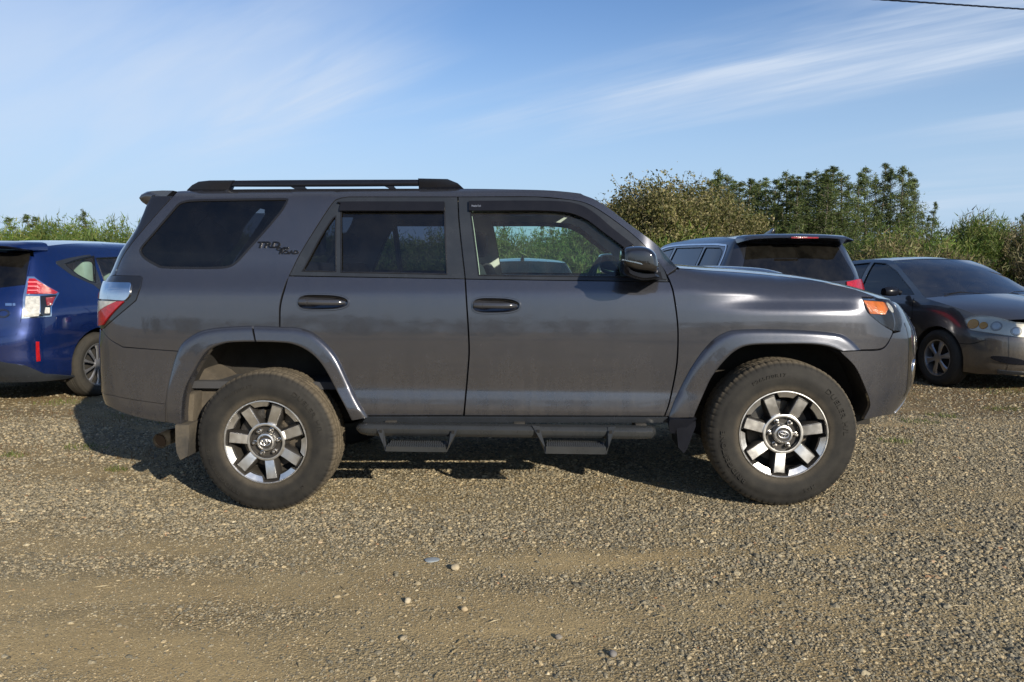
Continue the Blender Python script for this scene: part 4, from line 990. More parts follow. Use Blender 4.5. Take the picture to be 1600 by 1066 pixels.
sw.build('steering_wheel', M_dash, suv)
def seat(x, y, w=.25):
    m = MB(); m.box((x - .05, y - w, .62), (x + .48, y + w, .80)); st = m.build('seat', M_seat, suv, bevel=.04)
    b = MB(); b.add([(x - .02, y - w, .75), (x - .02, y + w, .75), (x - .25, y + w * .85, 1.33), (x - .25, y - w * .85, 1.33), (x - .16, y - w, .75), (x - .16, y + w, .75), (x - .33, y + w * .8, 1.33), (x - .33, y - w * .8, 1.33)], [(0, 1, 2, 3), (7, 6, 5, 4), (0, 3, 7, 4), (1, 5, 6, 2), (3, 2, 6, 7), (0, 4, 5, 1)])
    b.build('backrest', M_seat, st, bevel=.03); MB().box((x - .36, y - .13, 1.37), (x - .27, y + .13, 1.54)).build('headrest', M_seat, st, bevel=.035)
seat(-.02, -.38); seat(-.02, .38); seat(-.95, -.40, .3); seat(-.95, .40, .3)
MB().box((-2.3, -.8, .62), (.6, .8, .66)).build('cabin_floor', M_seat, suv)
# --- wheels
def wm(x, y, z, far=False, steer=0.):
    a = (math.pi if far else 0) + steer; c, s = math.cos(a), math.sin(a)
    return np.array(((c, -s, 0, x), (s, c, 0, y), (0, 0, 1, z), (0, 0, 0, 1.)))
wr = make_wheel(suv, wm(-1.396, -.92, .3435), 277)
def rewheel(src, M, rot):
    c = src.copy(); COL.objects.link(c); c.parent = suv; c.matrix_local = Matrix(M.tolist()) @ Matrix.Rotation(rot, 4, 'Y')
    for ch in src.children:
        d = ch.copy(); COL.objects.link(d); d.parent = c
        for g in ch.children: e = g.copy(); COL.objects.link(e); e.parent = d
    return c
rewheel(wr, wm(1.396, -.92, .4227, steer=R(1.5)), R(10.5)); rewheel(wr, wm(-1.396, .92, .3435, True), R(40)); rewheel(wr, wm(1.396, .92, .4227, True), R(70))
# ------------------------------------------------------------ the other parked cars
def arch(cx, cz, r_, z0, n=18):
    a0 = math.asin(max(-1, min(1, (z0 - cz) / r_))); return [(cx + r_ * math.cos(t), cz + r_ * math.sin(t)) for t in np.linspace(math.pi - a0, a0, n)]
def place(loc_local, world_xy, heading):
    M = frame((0, 0, 0), heading); p = M[:3, :3] @ np.array((*loc_local, 0)); M[0, 3], M[1, 3] = world_xy[0] - p[0], world_xy[1] - p[1]; return M
def strip(surf, pts, w_, name, mat, par, side, off=.0015):
    """a narrow seam along (u,z) points"""
    P = np.array(pts, float); d = np.gradient(P, axis=0); d /= np.linalg.norm(d, axis=1)[:, None]; nn = np.stack((-d[:, 1], d[:, 0]), 1) * w_ / 2
    return panel(surf, [tuple(a) for a in np.r_[P + nn, (P - nn)[::-1]]], name, mat, par, off=off, thick=0, side=side, grid=.2)
def shell(par, S, M, c):
    """common shell: sides with window and wheel openings, roof, bonnet, screens, glass, wells, wheels"""
    X = S.ux; mat = c['paint']
    top = [(X(x), z) for x, z in c['roof']]; pil = [(X(x), z) for x, z in c['pillar']]; hood = [(X(x), z) for x, z in c['bonnet']]
    poly = catmull(top, 4) + catmull(pil, 4)[1:] + catmull(hood, 3)[1:]
    poly += [(S.fy(c['yf']), c['zf1']), (S.fy(c['yf']), c['zf0'])] + [(X(x), z) for x, z in c['sill_f']]
    poly += arch(c['wb'] / 2, c['rt'], c['ra'], c['sill'])[::-1] + arch(-c['wb'] / 2, c['rt'], c['ra'], c['sill'])[::-1] + [(X(x), z) for x, z in c['sill_r']] + c['rear_edge']
    for i, sd in enumerate(('near', 'far')):
        o_ = panel(S, poly, 'body_side', mat, par, holes=[q for q, g in c['windows']], side=sd, grid=.06, step=.05)
        for q, g in c['windows']:
            panel(S, inset(q, -.004), 'window', g, o_, off=-.008, thick=0, side=sd, grid=.1); panel(S, q, 'window_trim', c.get('trim', M_seal), o_, holes=[inset(q, c.get('tw', .010))], off=.003, thick=.006, side=sd, grid=.3)
        for sm in c.get('seams', []): strip(S, catmull(sm, 3) if len(sm) > 2 else densify(sm, .05, False), .007, 'seam', M_liner, o_, sd)
        for dh in c.get('handles', []):
            p = S.p(np.array([dh[0] + t for t in (-.09, -.06, 0, .06, .09)]), np.full(5, dh[1]), 0.0); p[:, 1] -= (.0, .02, .03, .02, .0)
            if sd == 'far': p[:, 1] *= -1
            MB().tube([tuple(q) for q in p], [.008, .012, .013, .012, .008], 8).build('door_handle', mat, o_)
        panel(S, [(S.ry(.6), .35), (S.ry(.6), c['belt'] - .03), (X(c['bonnet'][0][0]), c['belt'] - .03), (S.fy(.6), .6), (S.fy(.6), .35)] if False else [(X(-c['wb'] / 2 + c['ra']), .3), (X(-c['wb'] / 2 + c['ra']), c['belt'] - .02), (X(c['wb'] / 2 - c['ra']), c['belt'] - .02), (X(c['wb'] / 2 - c['ra']), .3)], 'panel_gap_liner', M_liner, par, off=-.04, thick=0, side=sd, grid=.2)
        s = 1 if sd == 'near' else -1
        for wx in (-c['wb'] / 2, c['wb'] / 2):
            V = []; a = arch(wx, c['rt'], c['ra'] + .02, c['sill'] - .02, 24)
            for y in (None, -.55):
                for (x, z) in a: V.append((x, (S.p(np.array([X(x)]), np.array([z]))[0][1] + .01 if y is None else y) * s, z))
            n = len(a); MB().add(V, [(i, i + 1, n + i + 1, n + i) for i in range(n - 1)] + [tuple(n + i for i in range(n))]).build('wheel_well', M_well, par)
    e3 = [tuple(q) for q in S.p(np.array([p[0] for p in catmull(top, 4)]), np.array([p[1] for p in catmull(top, 4)]))]
    cross_loft('roof', e3, mat, par, lambda t, s: (c.get('roofb', 0.) * (1 - t) * (1 - s * s) + .10 * t ** 3 * (1 - s * s), 0, .035 * (1 - s * s) * math.sin(math.pi * (.25 + .5 * t))))
    pp = catmull(pil, 4); e3 = [tuple(q) for q in S.p(np.array([p[0] for p in pp]), np.array([p[1] for p in pp]))]
    cross_loft('windscreen', e3, c['screen'], par, lambda t, s: ((.10 + .12 * t) * (1 - s * s), 0, .02 * (1 - s * s) * (1 - t)))
    hh = catmull(hood, 4); e3 = [tuple(q) for q in S.p(np.array([p[0] for p in hh]), np.array([p[1] for p in hh]))]
    cross_loft('bonnet', e3, mat, par, lambda t, s: ((.18 + .05 * t) * (1 - s * s), 0, .05 * (1 - s * s) * (1 - .3 * t)), n=28)
    MB().box((-2.0, -.60, .26), (1.72, .60, .38)).box((-1.9, -.54, .38), (1.75, .54, .62)).build('underbody', M_under, par)
    MB().box((-1.2, -.70, .5), (c['pillar'][-1][0] - .1, .70, .56)).box((c['pillar'][-1][0] - .42, -.66, .66), (c['pillar'][-1][0] - .02, .66, c['belt'] - .03)).build('cabin_floor', M_seat, par, bevel=.02)
    for sx, sy in ((.15, -.36), (.15, .36)):
        b_ = MB().box((sx - .75, sy - .22, .5), (sx - .60, sy + .22, 1.05)).build('seat', c.get('seatm', M_seat), par, bevel=.04); MB().box((sx - .76, sy - .12, 1.08), (sx - .68, sy + .12, 1.24)).build('headrest', c.get('seatm', M_seat), b_, bevel=.03)
    MB().box((-1.55, -.6, .5), (-1.38, .6, 1.02)).box((-1.54, .2, 1.04), (-1.44, .48, 1.2)).box((-1.54, -.48, 1.04), (-1.44, -.2, 1.2)).build('rear_seat', c.get('seatm', M_seat), par, bevel=.035)
    for x in (-c['wb'] / 2, c['wb'] / 2):
        for s in (1, -1): simple_wheel(par, wm(x, -c['track'] * s, c['rt'], s < 0), c['rt'], c['rr'], .20, c['nsp'], c['style'], mat=c.get('wm'), a0=c.get('a0', 90.))
def edge_pillar(S, pts): return [(S.ux(x), z) for x, z in pts]
M_pink = plain('bright_red_lens_rib', (.75, .18, .20), .15, coat=1)
# --- blue wagon at the left ----------------------------------------------------------------
W1 = Surf([(-2.33, 0), (-2.32, -.30), (-2.27, -.56), (-2.17, -.72), (-2.0, -.83), (-1.7, -.878), (-1, -.885), (.6, -.885), (1.3, -.87), (1.8, -.79), (2.1, -.62), (2.24, -.35), (2.28, 0)],
          lambda x, z: _w1s(z) + .10 * sstep(1.2, 2.3, x) * sstep(.5, .8, z), pchip([(.15, .2), (.24, .13), (.34, .04), (.45, 0), (.60, 0), (.68, .015), (.74, .03), (.85, .045), (1.0, .085), (1.12, .15), (1.3, .255), (1.42, .34), (1.48, .42), (1.53, .54), (1.57, .72)]),
          pchip([(.15, .2), (.3, .03), (.5, 0), (.7, .03), (.85, .12), (1.0, .3), (1.2, .6)]))
_w1s = pchip([(.15, .12), (.22, .06), (.30, .012), (.42, .006), (.55, .010), (.72, 0), (.84, .004), (.93, .02), (1.0, .05), (1.1, .085), (1.25, .135), (1.38, .185), (1.46, .23), (1.51, .275), (1.545, .335), (1.565, .41), (1.6, .55)])
H1 = R(78); M1 = place((-1.39, -.86), (-4.18, 7.72), H1)
blue = empty('hatchback_wagon', None, M1); tag(blue, 'deep blue hatchback wagon with red and white tail lamp, cut off by the left edge', 'car')
T1 = lambda pts, g=(-2.2, .9): W1.trace(M1, pts, 0., np.array((W1.ry(.62), g[1])))
UR1 = W1.u0
te = T1(catmull([(53, 401.5), (47.5, 412), (42.5, 433), (37, 460), (32.4, 498)], 4), (0, 1.3))
te2 = [te[-1]] + T1([(30, 512), (24, 524)], (0, .8)); zlo = te2[-1][1]
TG1 = te[:] + te2[1:] + [(W1.ry(.38), zlo - .03), (UR1, zlo - .04), (UR1, 1.47), (te[0][0], te[0][1])][:-1]
tail = T1([(53.5, 432.6), (92.2, 458), (80.2, 479.8), (80, 494.5), (33.6, 498), (36.6, 460), (42.8, 432.6)], (0, 1.1))
qw1 = T1(catmull([(100, 412.4), (116.8, 406), (134, 401.8), (147, 399.6)], 3), (0, 1.2)) + T1([(150, 442.5), (140, 440.4), (121, 430.4)], (0, 1.1))
qd = [(W1.ux(-1.17), 1.05), (W1.ux(-1.17), 1.40), (W1.ux(-.20), 1.44), (W1.ux(-.20), 1.00)]
c1 = dict(paint=M_blue, roof=[(-1.80, 1.50), (-1.3, 1.543), (-.7, 1.56), (-.1, 1.55), (.42, 1.50)], pillar=[(.42, 1.50), (.8, 1.34), (1.2, 1.12), (1.45, .98)], bonnet=[(1.45, .98), (1.8, .90), (2.05, .78), (2.12, .70)],
          yf=.55, zf1=.66, zf0=.25, sill_f=[(1.95, .23)], sill=.22, sill_r=[(-1.85, .26)], rear_edge=[(W1.ry(.50), .31), (UR1 + .0, .36), (UR1, zlo - .048), (W1.ry(.38), zlo - .038)] + [(te2[-1][0] + .004, te2[-1][1])] + [(p[0] + .006, p[1]) for p in te[::-1]] + [(te[0][0] + .01, te[0][1] + .05)],
          wb=2.78, rt=.325, ra=.375, rr=.215, track=.86, nsp=10, style='blade', belt=.98, windows=[(qw1, M_glassg), (qd, M_glassg), ([(W1.ux(-.14), 1.0), (W1.ux(-.14), 1.44), (W1.ux(.45), 1.42), (W1.ux(1.05), 1.08), (W1.ux(1.1), .98)], M_glassb)],
          screen=M_screen, seatm=M_interior, trim=M_black, tw=.012,
          seams=[[(W1.ux(-1.20), .50), (W1.ux(-1.16), .7), (W1.ux(-1.2), .98)], [(W1.ux(-.17), .26), (W1.ux(-.17), .98)]], handles=[(W1.ux(-1.0), .86), (W1.ux(0.05), .84)], wm=M_alloyb)
shell(blue, W1, M1, c1)
tgo = panel(W1, TG1, 'tailgate', M_blue, blue, side='whole', grid=.05, holes=[])
rwp = T1(catmull([(47, 404), (44.5, 420), (40.8, 445)], 3), (0, 1.3)); rwp = [(p[0] - .012, p[1]) for p in rwp] + [(W1.ry(.4), rwp[-1][1] - .035), (UR1, rwp[-1][1] - .04), (UR1, 1.44), (rwp[0][0], 1.43)]
panel(W1, rwp, 'rear_window', M_glassd, tgo, off=.003, thick=.005, side='whole', grid=.06)
pillow([(-1.74, 1.545), (-1.95, 1.54), (-2.12, 1.515), (-2.16, 1.495), (-2.10, 1.475), (-1.95, 1.455), (-1.74, 1.46)], [-.655, -.64, -.58, -.3, 0, .3, .58, .64, .655], [(.8, .55), (.94, .85), (1, 1), (1.02, 1), (1.03, 1), (1.02, 1), (1, 1), (.94, .85), (.8, .55)], 'rear_spoiler', M_blue, tgo, center=(-1.74, 1.52), shift=[(0, -.025), (0, -.012), (0, 0), (0, .010), (0, .014), (0, .010), (0, 0), (0, -.012), (0, -.025)])
frm = panel(W1, [(W1.ux(-1.22), 1.03), (W1.ux(-1.22), 1.43)] + [(p[0] + 0, p[1]) for p in T1([(132, 399), (105.5, 403.8), (87.2, 408.7), (88, 412.5), (112.6, 430.5), (146, 445)], (0, 1.15))], 'window_surround', M_trim, blue, holes=[inset(qw1, .004)], off=.002, thick=.004, side='near', grid=.08)
for sd in ('near', 'far'):
    tl = panel(W1, tail, 'tail_lamp', M_chrome, blue, off=.006, thick=.02, side=sd, grid=.05, rim=1.)
    red = T1([(54, 436), (89, 457.2), (86, 459.6), (41.5, 459.6), (45, 436)], (0, 1.1)); panel(W1, red, 'red_lens', M_red, tl, off=.012, thick=.008, side=sd, grid=.05)
    for yy_ in (441, 447.5, 454): rb_ = T1([(43.5, yy_), (58, yy_), (62, yy_ + 3.5), (60.5, yy_ + 4), (57, yy_ + 1.2), (43.3, yy_ + 1.2)], (0, 1.1)); panel(W1, rb_, 'lamp_rib', M_pink, tl, off=.016, thick=.005, side=sd, grid=.05)
    wh = T1([(61.5, 463.5), (60, 494), (36.5, 496), (40.5, 463.5)], (0, .95)); panel(W1, wh, 'clear_lens', M_white, tl, off=.012, thick=.008, side=sd, grid=.05)
    bk = T1([(63, 463), (88, 461), (78, 479.8), (78, 493), (62, 494)], (0, .95)); panel(W1, bk, 'lamp_dark_area', M_gloss, tl, off=.010, thick=.005, side=sd, grid=.05)
    dr = T1([(70.5, 466), (85, 464.5), (80, 477.5), (72.5, 478)], (0, .95)); panel(W1, dr, 'dark_red_lens', M_redd, tl, off=.015, thick=.006, side=sd, grid=.05)
    sw_ = T1([(70, 481), (76.5, 481), (76.5, 490), (69, 490)], (0, .95)); panel(W1, sw_, 'small_clear_lens', M_white, tl, off=.014, thick=.005, side=sd, grid=.05)
    rf_ = T1([(56, 534), (61, 534), (63, 564), (57, 565)], (0, .55)); rr_ = panel(W1, inset(rf_, -.02), 'reflector_recess', M_blue, blue, off=-.001 + .004, thick=.004, side=sd, grid=.05); panel(W1, rf_, 'bumper_reflector', M_red, rr_, off=.008, thick=.006, side=sd, grid=.05)
df_ = [(W1.ry(0.0) if False else UR1, .40)] + T1([(0, 565), (39, 571), (69, 584), (118, 587.5)], (0, .4)) + [(W1.ux(-1.80), .235), (W1.ry(.5), .25), (UR1, .27)]
panel(W1, df_, 'rear_diffuser', M_skidg if 'M_skidg' in globals() else M_trim, blue, off=.008, thick=.02, side='near', grid=.06); panel(W1, df_, 'rear_diffuser', M_trim, blue, off=.008, thick=.02, side='far', grid=.06)
bd = T1([(8.5, 474), (18.5, 474), (18.5, 478), (8.5, 478)], (0, .95)); panel(W1, bd, 'badge', M_chrome, tgo, off=.004, thick=.004, side='near', grid=.05)
em = T1([(20, 474), (24, 474), (24, 478), (20, 478)], (0, .95)); panel(W1, em, 'badge', M_chrome, tgo, off=.004, thick=.004, side='near', grid=.05)
ce = W1.trace(M1, [(5, 490)], 0., np.array((W1.ry(.4), .85)))[0]
e_ = [(ce[0] + .055 * math.cos(t), ce[1] + .038 * math.sin(t)) for t in np.linspace(0, 2 * math.pi, 28, endpoint=False)]
panel(W1, e_, 'badge_ring', M_gloss, tgo, holes=[inset(e_, .012)], off=.006, thick=.006, side='near', grid=.05)
MB().box((-1.30, -.66, .7), (-1.16, -.52, 1.36)).build('pillar_trim', M_interior, blue, bevel=.03)
MB().box((-1.9, .60, .75), (1.0, .66, 1.02)).build('door_trim', M_interior, blue, bevel=.02)
# --- black crossover behind the bonnet -----------------------------------------------------
W2 = Surf([(-2.34, 0), (-2.33, -.35), (-2.29, -.60), (-2.18, -.77), (-2.0, -.88), (-1.7, -.915), (-1, -.92), (.6, -.92), (1.3, -.905), (1.8, -.83), (2.1, -.66), (2.27, -.38), (2.32, 0)],
          lambda x, z: _w2s(z) + .10 * sstep(1.2, 2.3, x) * sstep(.6, .9, z), pchip([(.15, .2), (.3, .06), (.42, 0), (.65, 0), (.8, .03), (.98, .045), (1.1, .09), (1.2, .15), (1.4, .27), (1.55, .37), (1.62, .46), (1.67, .60), (1.70, .8)]),
          pchip([(.15, .2), (.35, .03), (.6, 0), (.8, .03), (.95, .12), (1.1, .3), (1.3, .6)]))
_w2s = pchip([(.15, .12), (.28, .04), (.40, .005), (.6, 0), (.8, .0), (.95, .01), (1.05, .018), (1.13, .035), (1.25, .075), (1.4, .15), (1.52, .21), (1.59, .25), (1.64, .31), (1.67, .38), (1.72, .5)])
H2 = R(99); M2 = place((-2.20, 0), (3.19, 8.45), H2); M2m = M2.copy(); M2m[:3, 1] *= -1
dark = empty('crossover_car', None, M2); tag(dark, 'black crossover parked nose away behind the grey bonnet, with rear spoiler and wiper', 'car')
c2 = dict(paint=M_dark, roof=[(-1.92, 1.615), (-1.4, 1.655), (-.8, 1.672), (-.1, 1.66), (.35, 1.61)], pillar=[(.35, 1.61), (.7, 1.45), (1.0, 1.27), (1.25, 1.12)], bonnet=[(1.25, 1.12), (1.7, 1.05), (2.0, .93), (2.1, .84)],
          yf=.55, zf1=.80, zf0=.35, sill_f=[(2.0, .33)], sill=.30, sill_r=[(-1.9, .34)], rear_edge=[(W2.ry(.60), .40), (W2.ry(.66), .75), (W2.ry(.70), 1.0), (W2.ry(.70), 1.10), (W2.ry(.70), 1.35), (W2.ry(.69), 1.58)],
          wb=2.70, rt=.355, ra=.42, rr=.23, track=.89, nsp=5, style='blade', belt=1.08,
          windows=[(rounded([(W2.ux(-1.80), 1.16), (W2.ux(-1.74), 1.48), (W2.ux(-1.62), 1.53), (W2.ux(-1.18), 1.545), (W2.ux(-1.22), 1.12)], .04), M_glassd), ([(W2.ux(-1.16), 1.12), (W2.ux(-1.12), 1.547), (W2.ux(-.2), 1.56), (W2.ux(-.2), 1.09)], M_glassd), ([(W2.ux(-.12), 1.09), (W2.ux(-.12), 1.56), (W2.ux(.30), 1.53), (W2.ux(.9), 1.20), (W2.ux(.95), 1.10)], M_glassd)],
          screen=M_screen, trim=M_black, tw=.010, seams=[[(W2.ux(-1.2), .55), (W2.ux(-1.2), 1.08)]], handles=[(W2.ux(-1.0), .98)])
shell(dark, W2, M2, c2)
dlo = [(W2.ux(-1.86), 1.135), (W2.ux(-1.80), 1.50), (W2.ux(-1.64), 1.555), (W2.ux(-1.1), 1.575), (W2.ux(-.2), 1.588), (W2.ux(.30), 1.56), (W2.ux(.5), 1.47)]
for sd in ('near', 'far'): strip(W2, catmull(dlo, 5), .020, 'chrome_window_line', M_chrome, dark, sd, .008)
tg2 = panel(W2, [(UR1 * 0 + W2.u0, .62), (W2.u0, 1.60), (W2.ry(.69), 1.58), (W2.ry(.705), 1.35), (W2.ry(.705), 1.1), (W2.ry(.66), .75), (W2.ry(.62), .62)], 'tailgate', M_dark, dark, side='whole', grid=.05)
panel(W2, [(W2.u0, .35), (W2.u0, .61), (W2.ry(.62), .61), (W2.ry(.65), .70), (W2.ry(.60), .36)], 'rear_bumper', M_dark, dark, side='whole', grid=.06)
rw2 = rounded([(W2.u0 - .3, 1.145), (W2.u0 - .3, 1.54), (W2.ry(.655), 1.53), (W2.ry(.70), 1.22)], .05)
rw2 = chain([(W2.u0, 1.135), (W2.u0, 1.56), (W2.ry(.60), 1.555), (W2.ry(.65), 1.52), (W2.ry(.695), 1.28), (W2.ry(.70), 1.20), (W2.ry(.66), 1.165)])
panel(W2, rw2, 'rear_window', M_glassd, tg2, off=.004, thick=.006, side='whole', grid=.06)
ysp = [-.64, -.62, -.55, -.3, 0, .3, .55, .62, .64]; prof = [(-1.86, 1.66), (-2.05, 1.655), (-2.16, 1.625), (-2.17, 1.61), (-2.10, 1.600), (-1.9, 1.575)]
sp2 = pillow(prof, ysp, [(.7, .6), (.92, .9), (1, 1), (1.03, 1), (1.04, 1), (1.03, 1), (1, 1), (.92, .9), (.7, .6)], 'rear_spoiler', M_dark, dark, center=(-1.86, 1.63), shift=[(0, -.03), (0, -.015), (0, 0), (0, .012), (0, .016), (0, .012), (0, 0), (0, -.015), (0, -.03)])
MB().box((-2.215, -.16, 1.614), (-2.19, .16, 1.632)).build('high_brake_lamp', M_redd, sp2, bevel=.003)
MB().tube([(-2.20, .0, 1.14), (-2.165, -.10, 1.165), (-2.125, -.42, 1.20)], [.014, .012, .006], 8).tube([(-2.20, .0, 1.13), (-2.20, -.02, 1.16)], [.022, .018], 10).tube([(-2.15, -.06, 1.185), (-2.13, -.45, 1.185)], [.007, .004], 6).build('rear_wiper', M_black, tg2)
for sd in ('near', 'far'):
    tl = panel(W2, [(W2.ry(.50), 1.06), (W2.ry(.52), 1.135), (W2.ry(.74), 1.165), (W2.ux(-1.90), 1.15), (W2.ux(-1.75), 1.09), (W2.ux(-1.98), 1.03), (W2.ry(.70), 1.02)], 'tail_lamp', M_red, dark, off=.016, thick=.02, side=sd, grid=.04, rim=.8)
    MB().box((-1.7, -.70 if sd == 'near' else .66, 1.648), (.1, -.66 if sd == 'near' else .70, 1.672)) if False else None
fin = MB().add([(-1.50, 0, 1.70), (-1.30, -.018, 1.70), (-1.30, .018, 1.70), (-1.50, -.03, 1.70), (-1.50, .03, 1.70), (-1.53, 0, 1.762), (-1.49, 0, 1.762)], [(3, 1, 2, 4), (3, 5, 6, 1), (4, 2, 6, 5), (1, 6, 2), (3, 4, 5)]).build('roof_antenna', M_gloss, dark, bevel=.003)
M_seatg = plain('grey_seat_cloth', (.16, .16, .17), .85)
# --- charcoal sedan at the right, nose towards the camera ----------------------------------
_w3s = pchip([(.12, .12), (.2, .04), (.30, .008), (.5, .0), (.62, .0), (.70, .006), (.80, .02), (.88, .045), (.95, .085), (1.02, .12), (1.15, .17), (1.28, .225), (1.35, .265), (1.40, .32), (1.43, .39), (1.48, .5)])
W3 = Surf([(-2.35, 0), (-2.33, -.35), (-2.25, -.62), (-2.08, -.77), (-1.8, -.835), (-1, -.85), (.6, -.85), (1.2, -.845), (1.6, -.81), (1.85, -.735), (2.02, -.60), (2.12, -.38), (2.165, 0)],
          lambda x, z: _w3s(z) + .09 * sstep(1.0, 2.1, x) * sstep(.55, .9, z) + .06 * (1 - sstep(-2.3, -1.4, x)) * sstep(.6, .95, z), pchip([(.12, .2), (.3, .03), (.5, 0), (.7, .01), (.9, .05), (1.0, .12), (1.1, .3)]),
          pchip([(.12, .2), (.20, .08), (.30, .015), (.42, .0), (.55, .01), (.62, .03), (.70, .05), (.76, .09), (.82, .20), (.9, .38), (1.1, .8)]))
def sedan(M, paint_m, name, label, extra=True, fin_=False):
    root = empty(name, None, M); tag(root, label, 'car'); X = W3.ux
    fw = [(X(.78), .985), (X(.66), 1.06), (X(.30), 1.26), (X(.02), 1.355), (X(-.22), 1.365), (X(-.26), .965)]
    rw = [(X(-.34), .965), (X(-.30), 1.365), (X(-.75), 1.335), (X(-1.12), 1.18), (X(-1.20), .985)]
    c = dict(paint=paint_m, roof=[(-.95, 1.36), (-.7, 1.388), (-.4, 1.402), (-.1, 1.400), (.10, 1.385)], pillar=[(.10, 1.385), (.35, 1.29), (.65, 1.13), (.98, .955)], bonnet=[(.98, .955), (1.3, .905), (1.6, .845), (1.80, .785), (1.88, .755)],
             yf=.52, zf1=.70, zf0=.22, sill_f=[(1.80, .195)], sill=.20, sill_r=[(-1.9, .22), (-2.15, .3)], rear_edge=[(W3.ry(.40), .34), (W3.u0, .34), (W3.u0, .95)] + [(X(x), z) for x, z in ((-2.13, .985), (-1.8, 1.0), (-1.52, 1.005), (-1.3, 1.13))],
             wb=2.60, rt=.312, ra=.35, rr=.20, track=.83, nsp=6 if extra else 5, style='cover', belt=.94, windows=[(fw, M_glassd), (rw, M_glassd)], screen=M_screen, wm=M_alloyb, a0=75., seatm=M_seatg,
             seams=[[(X(-.28), .26), (X(-.28), .955)], [(X(.80), .26), (X(.86), .5), (X(.88), .75), (X(.80), .95)], [(X(1.56), .50), (X(1.72), .505), (X(1.86), .56)]], handles=[(X(-.10), .80), (X(-1.1), .80)])
    shell(root, W3, M, c)
    e = [(X(x), z) for x, z in ((-.95, 1.36), (-1.25, 1.17), (-1.5, 1.005))]; e3 = [tuple(q) for q in W3.p(np.array([a[0] for a in e]), np.array([a[1] for a in e]))]
    cross_loft('rear_window', e3[::-1], M_glassb, root, lambda t, s: (-.16 * (1 - s * s), 0, .02 * (1 - s * s)))
    e = [(X(x), z) for x, z in ((-1.5, 1.005), (-1.8, 1.0), (-2.13, .985))]; e3 = [tuple(q) for q in W3.p(np.array([a[0] for a in e]), np.array([a[1] for a in e]))]
    cross_loft('boot_lid', e3[::-1], paint_m, root, lambda t, s: (-.10 * (1 - s * s), 0, .03 * (1 - s * s)))
    # front: bumper, headlamps, grille, air dam
    panel(W3, [(W3.fy(.60), .21), (W3.fy(.60), .60), (W3.fy(.53), .62), (W3.fy(.53), .71), (W3.fy(.25), .76), (W3.u1, .77), (W3.u1, .21)], 'front_bumper', paint_m, root, side='whole', grid=.05, off=.003, thick=0)
    for sd in ('near', 'far'):
        tl = panel(W3, [(W3.ry(.45), .74), (W3.ry(.45), .90), (X(-2.05), .93), (X(-1.95), .84), (X(-2.05), .74)], 'tail_lamp', M_red, root, off=.006, side=sd, grid=.06)
        hp = HLS
        h = panel(W3, hp, 'headlamp', M_hl, root, off=.004, thick=.02, side=sd, grid=.03)
        for (cu, cz, rr_, mt, nm) in LBS:
            panel(W3, [(cu + rr_ * math.cos(t), cz + rr_ * .8 * math.sin(t)) for t in np.linspace(0, 2 * math.pi, 22, endpoint=False)], nm, mt, h, off=.010 if nm == 'lamp_bezel' else .014, thick=.006, side=sd, grid=.03, rim=.8)
        panel(W3, inset(hp, .002), 'lamp_cover', M_clear, h, off=.024, thick=.020, side=sd, grid=.03, rim=.8)
        panel(W3, FGS, 'fog_recess', M_black, root, off=.012, thick=.01, side=sd, grid=.03)
        s = 1 if sd == 'near' else -1
        m = MB().tube([(.62, -.80 * s, 1.0), (.60, -.86 * s, 1.02)], [.03, .025], 8).build('door_mirror', M_black, root)
        pr = rounded([(.53, .965), (.55, 1.06), (.62, 1.085), (.68, 1.04), (.67, .965)], .03); pillow(pr, [y * s for y in (-1.02, -1.0, -.95, -.88, -.85)], [.7, .9, 1, .95, .7], 'mirror_housing', M_black, m)
    panel(W3, [(W3.fy(.34), .225 + .02), (W3.fy(.30), .37), (W3.u1, .38), (W3.u1, .245)], 'lower_grille', M_black, root, off=.012, thick=.02, side='whole', grid=.06)
    panel(W3, [(W3.fy(.30), .60), (W3.fy(.34), .67), (W3.u1, .70), (W3.u1, .60)], 'grille', M_black, root, off=.012, thick=.02, side='whole', grid=.06)
    panel(W3, [(W3.fy(.66), .225), (W3.fy(.3), .220), (W3.u1, .220), (W3.u1, .245), (W3.fy(.3), .248), (W3.fy(.66), .26)], 'bumper_lip', M_trim, root, off=.010, thick=.012, side='whole', grid=.1)
    sx = [(.98, -.70, .955), (1.15, -.35, .975), (1.20, 0, .98), (1.15, .35, .975), (.98, .70, .955)]
    MB().tube([(1.16, .05, .985), (1.02, -.35, 1.02), (1.02, -.55, 1.0)], [.010, .007, .005], 6).tube([(1.16, .10, .985), (1.06, .30, 1.02), (1.0, .55, 1.03)], [.010, .007, .005], 6).tube([tuple(q) for q in catmull(sx, 5)], .014, 6).build('windscreen_wipers', M_black, root)
    wst = MB(); cen = Vector((.45, .34, .98)); ax = Vector((-.9, 0, .45)).normalized(); a_ = Vector((0, 1, 0)); b_ = ax.cross(a_)
    wst.tube([tuple(cen + (a_ * math.cos(t) + b_ * math.sin(t)) * .18) for t in np.linspace(0, 2 * math.pi, 25)], .014, 8, caps=False).build('steering_wheel', M_dash, root)
    if fin_: MB().add([(-.92, 0, 1.40), (-.72, -.018, 1.41), (-.72, .018, 1.41), (-.92, -.03, 1.40), (-.92, .03, 1.40), (-.94, 0, 1.47), (-.90, 0, 1.47)], [(3, 1, 2, 4), (3, 5, 6, 1), (4, 2, 6, 5), (1, 6, 2), (3, 4, 5)]).build('roof_antenna', M_gloss, root, bevel=.003)
    return root
H3 = R(-80); M3 = place((1.30, -.84), (4.66, 8.38), H3)
T3 = lambda pts, z: W3.trace(M3, pts, 0., np.array((W3.ux(1.9), z)))
HLS = T3(catmull([(1508, 500), (1524.7, 495), (1552.8, 497), (1585, 505)], 3), .72); u9 = W3.fy(.33)
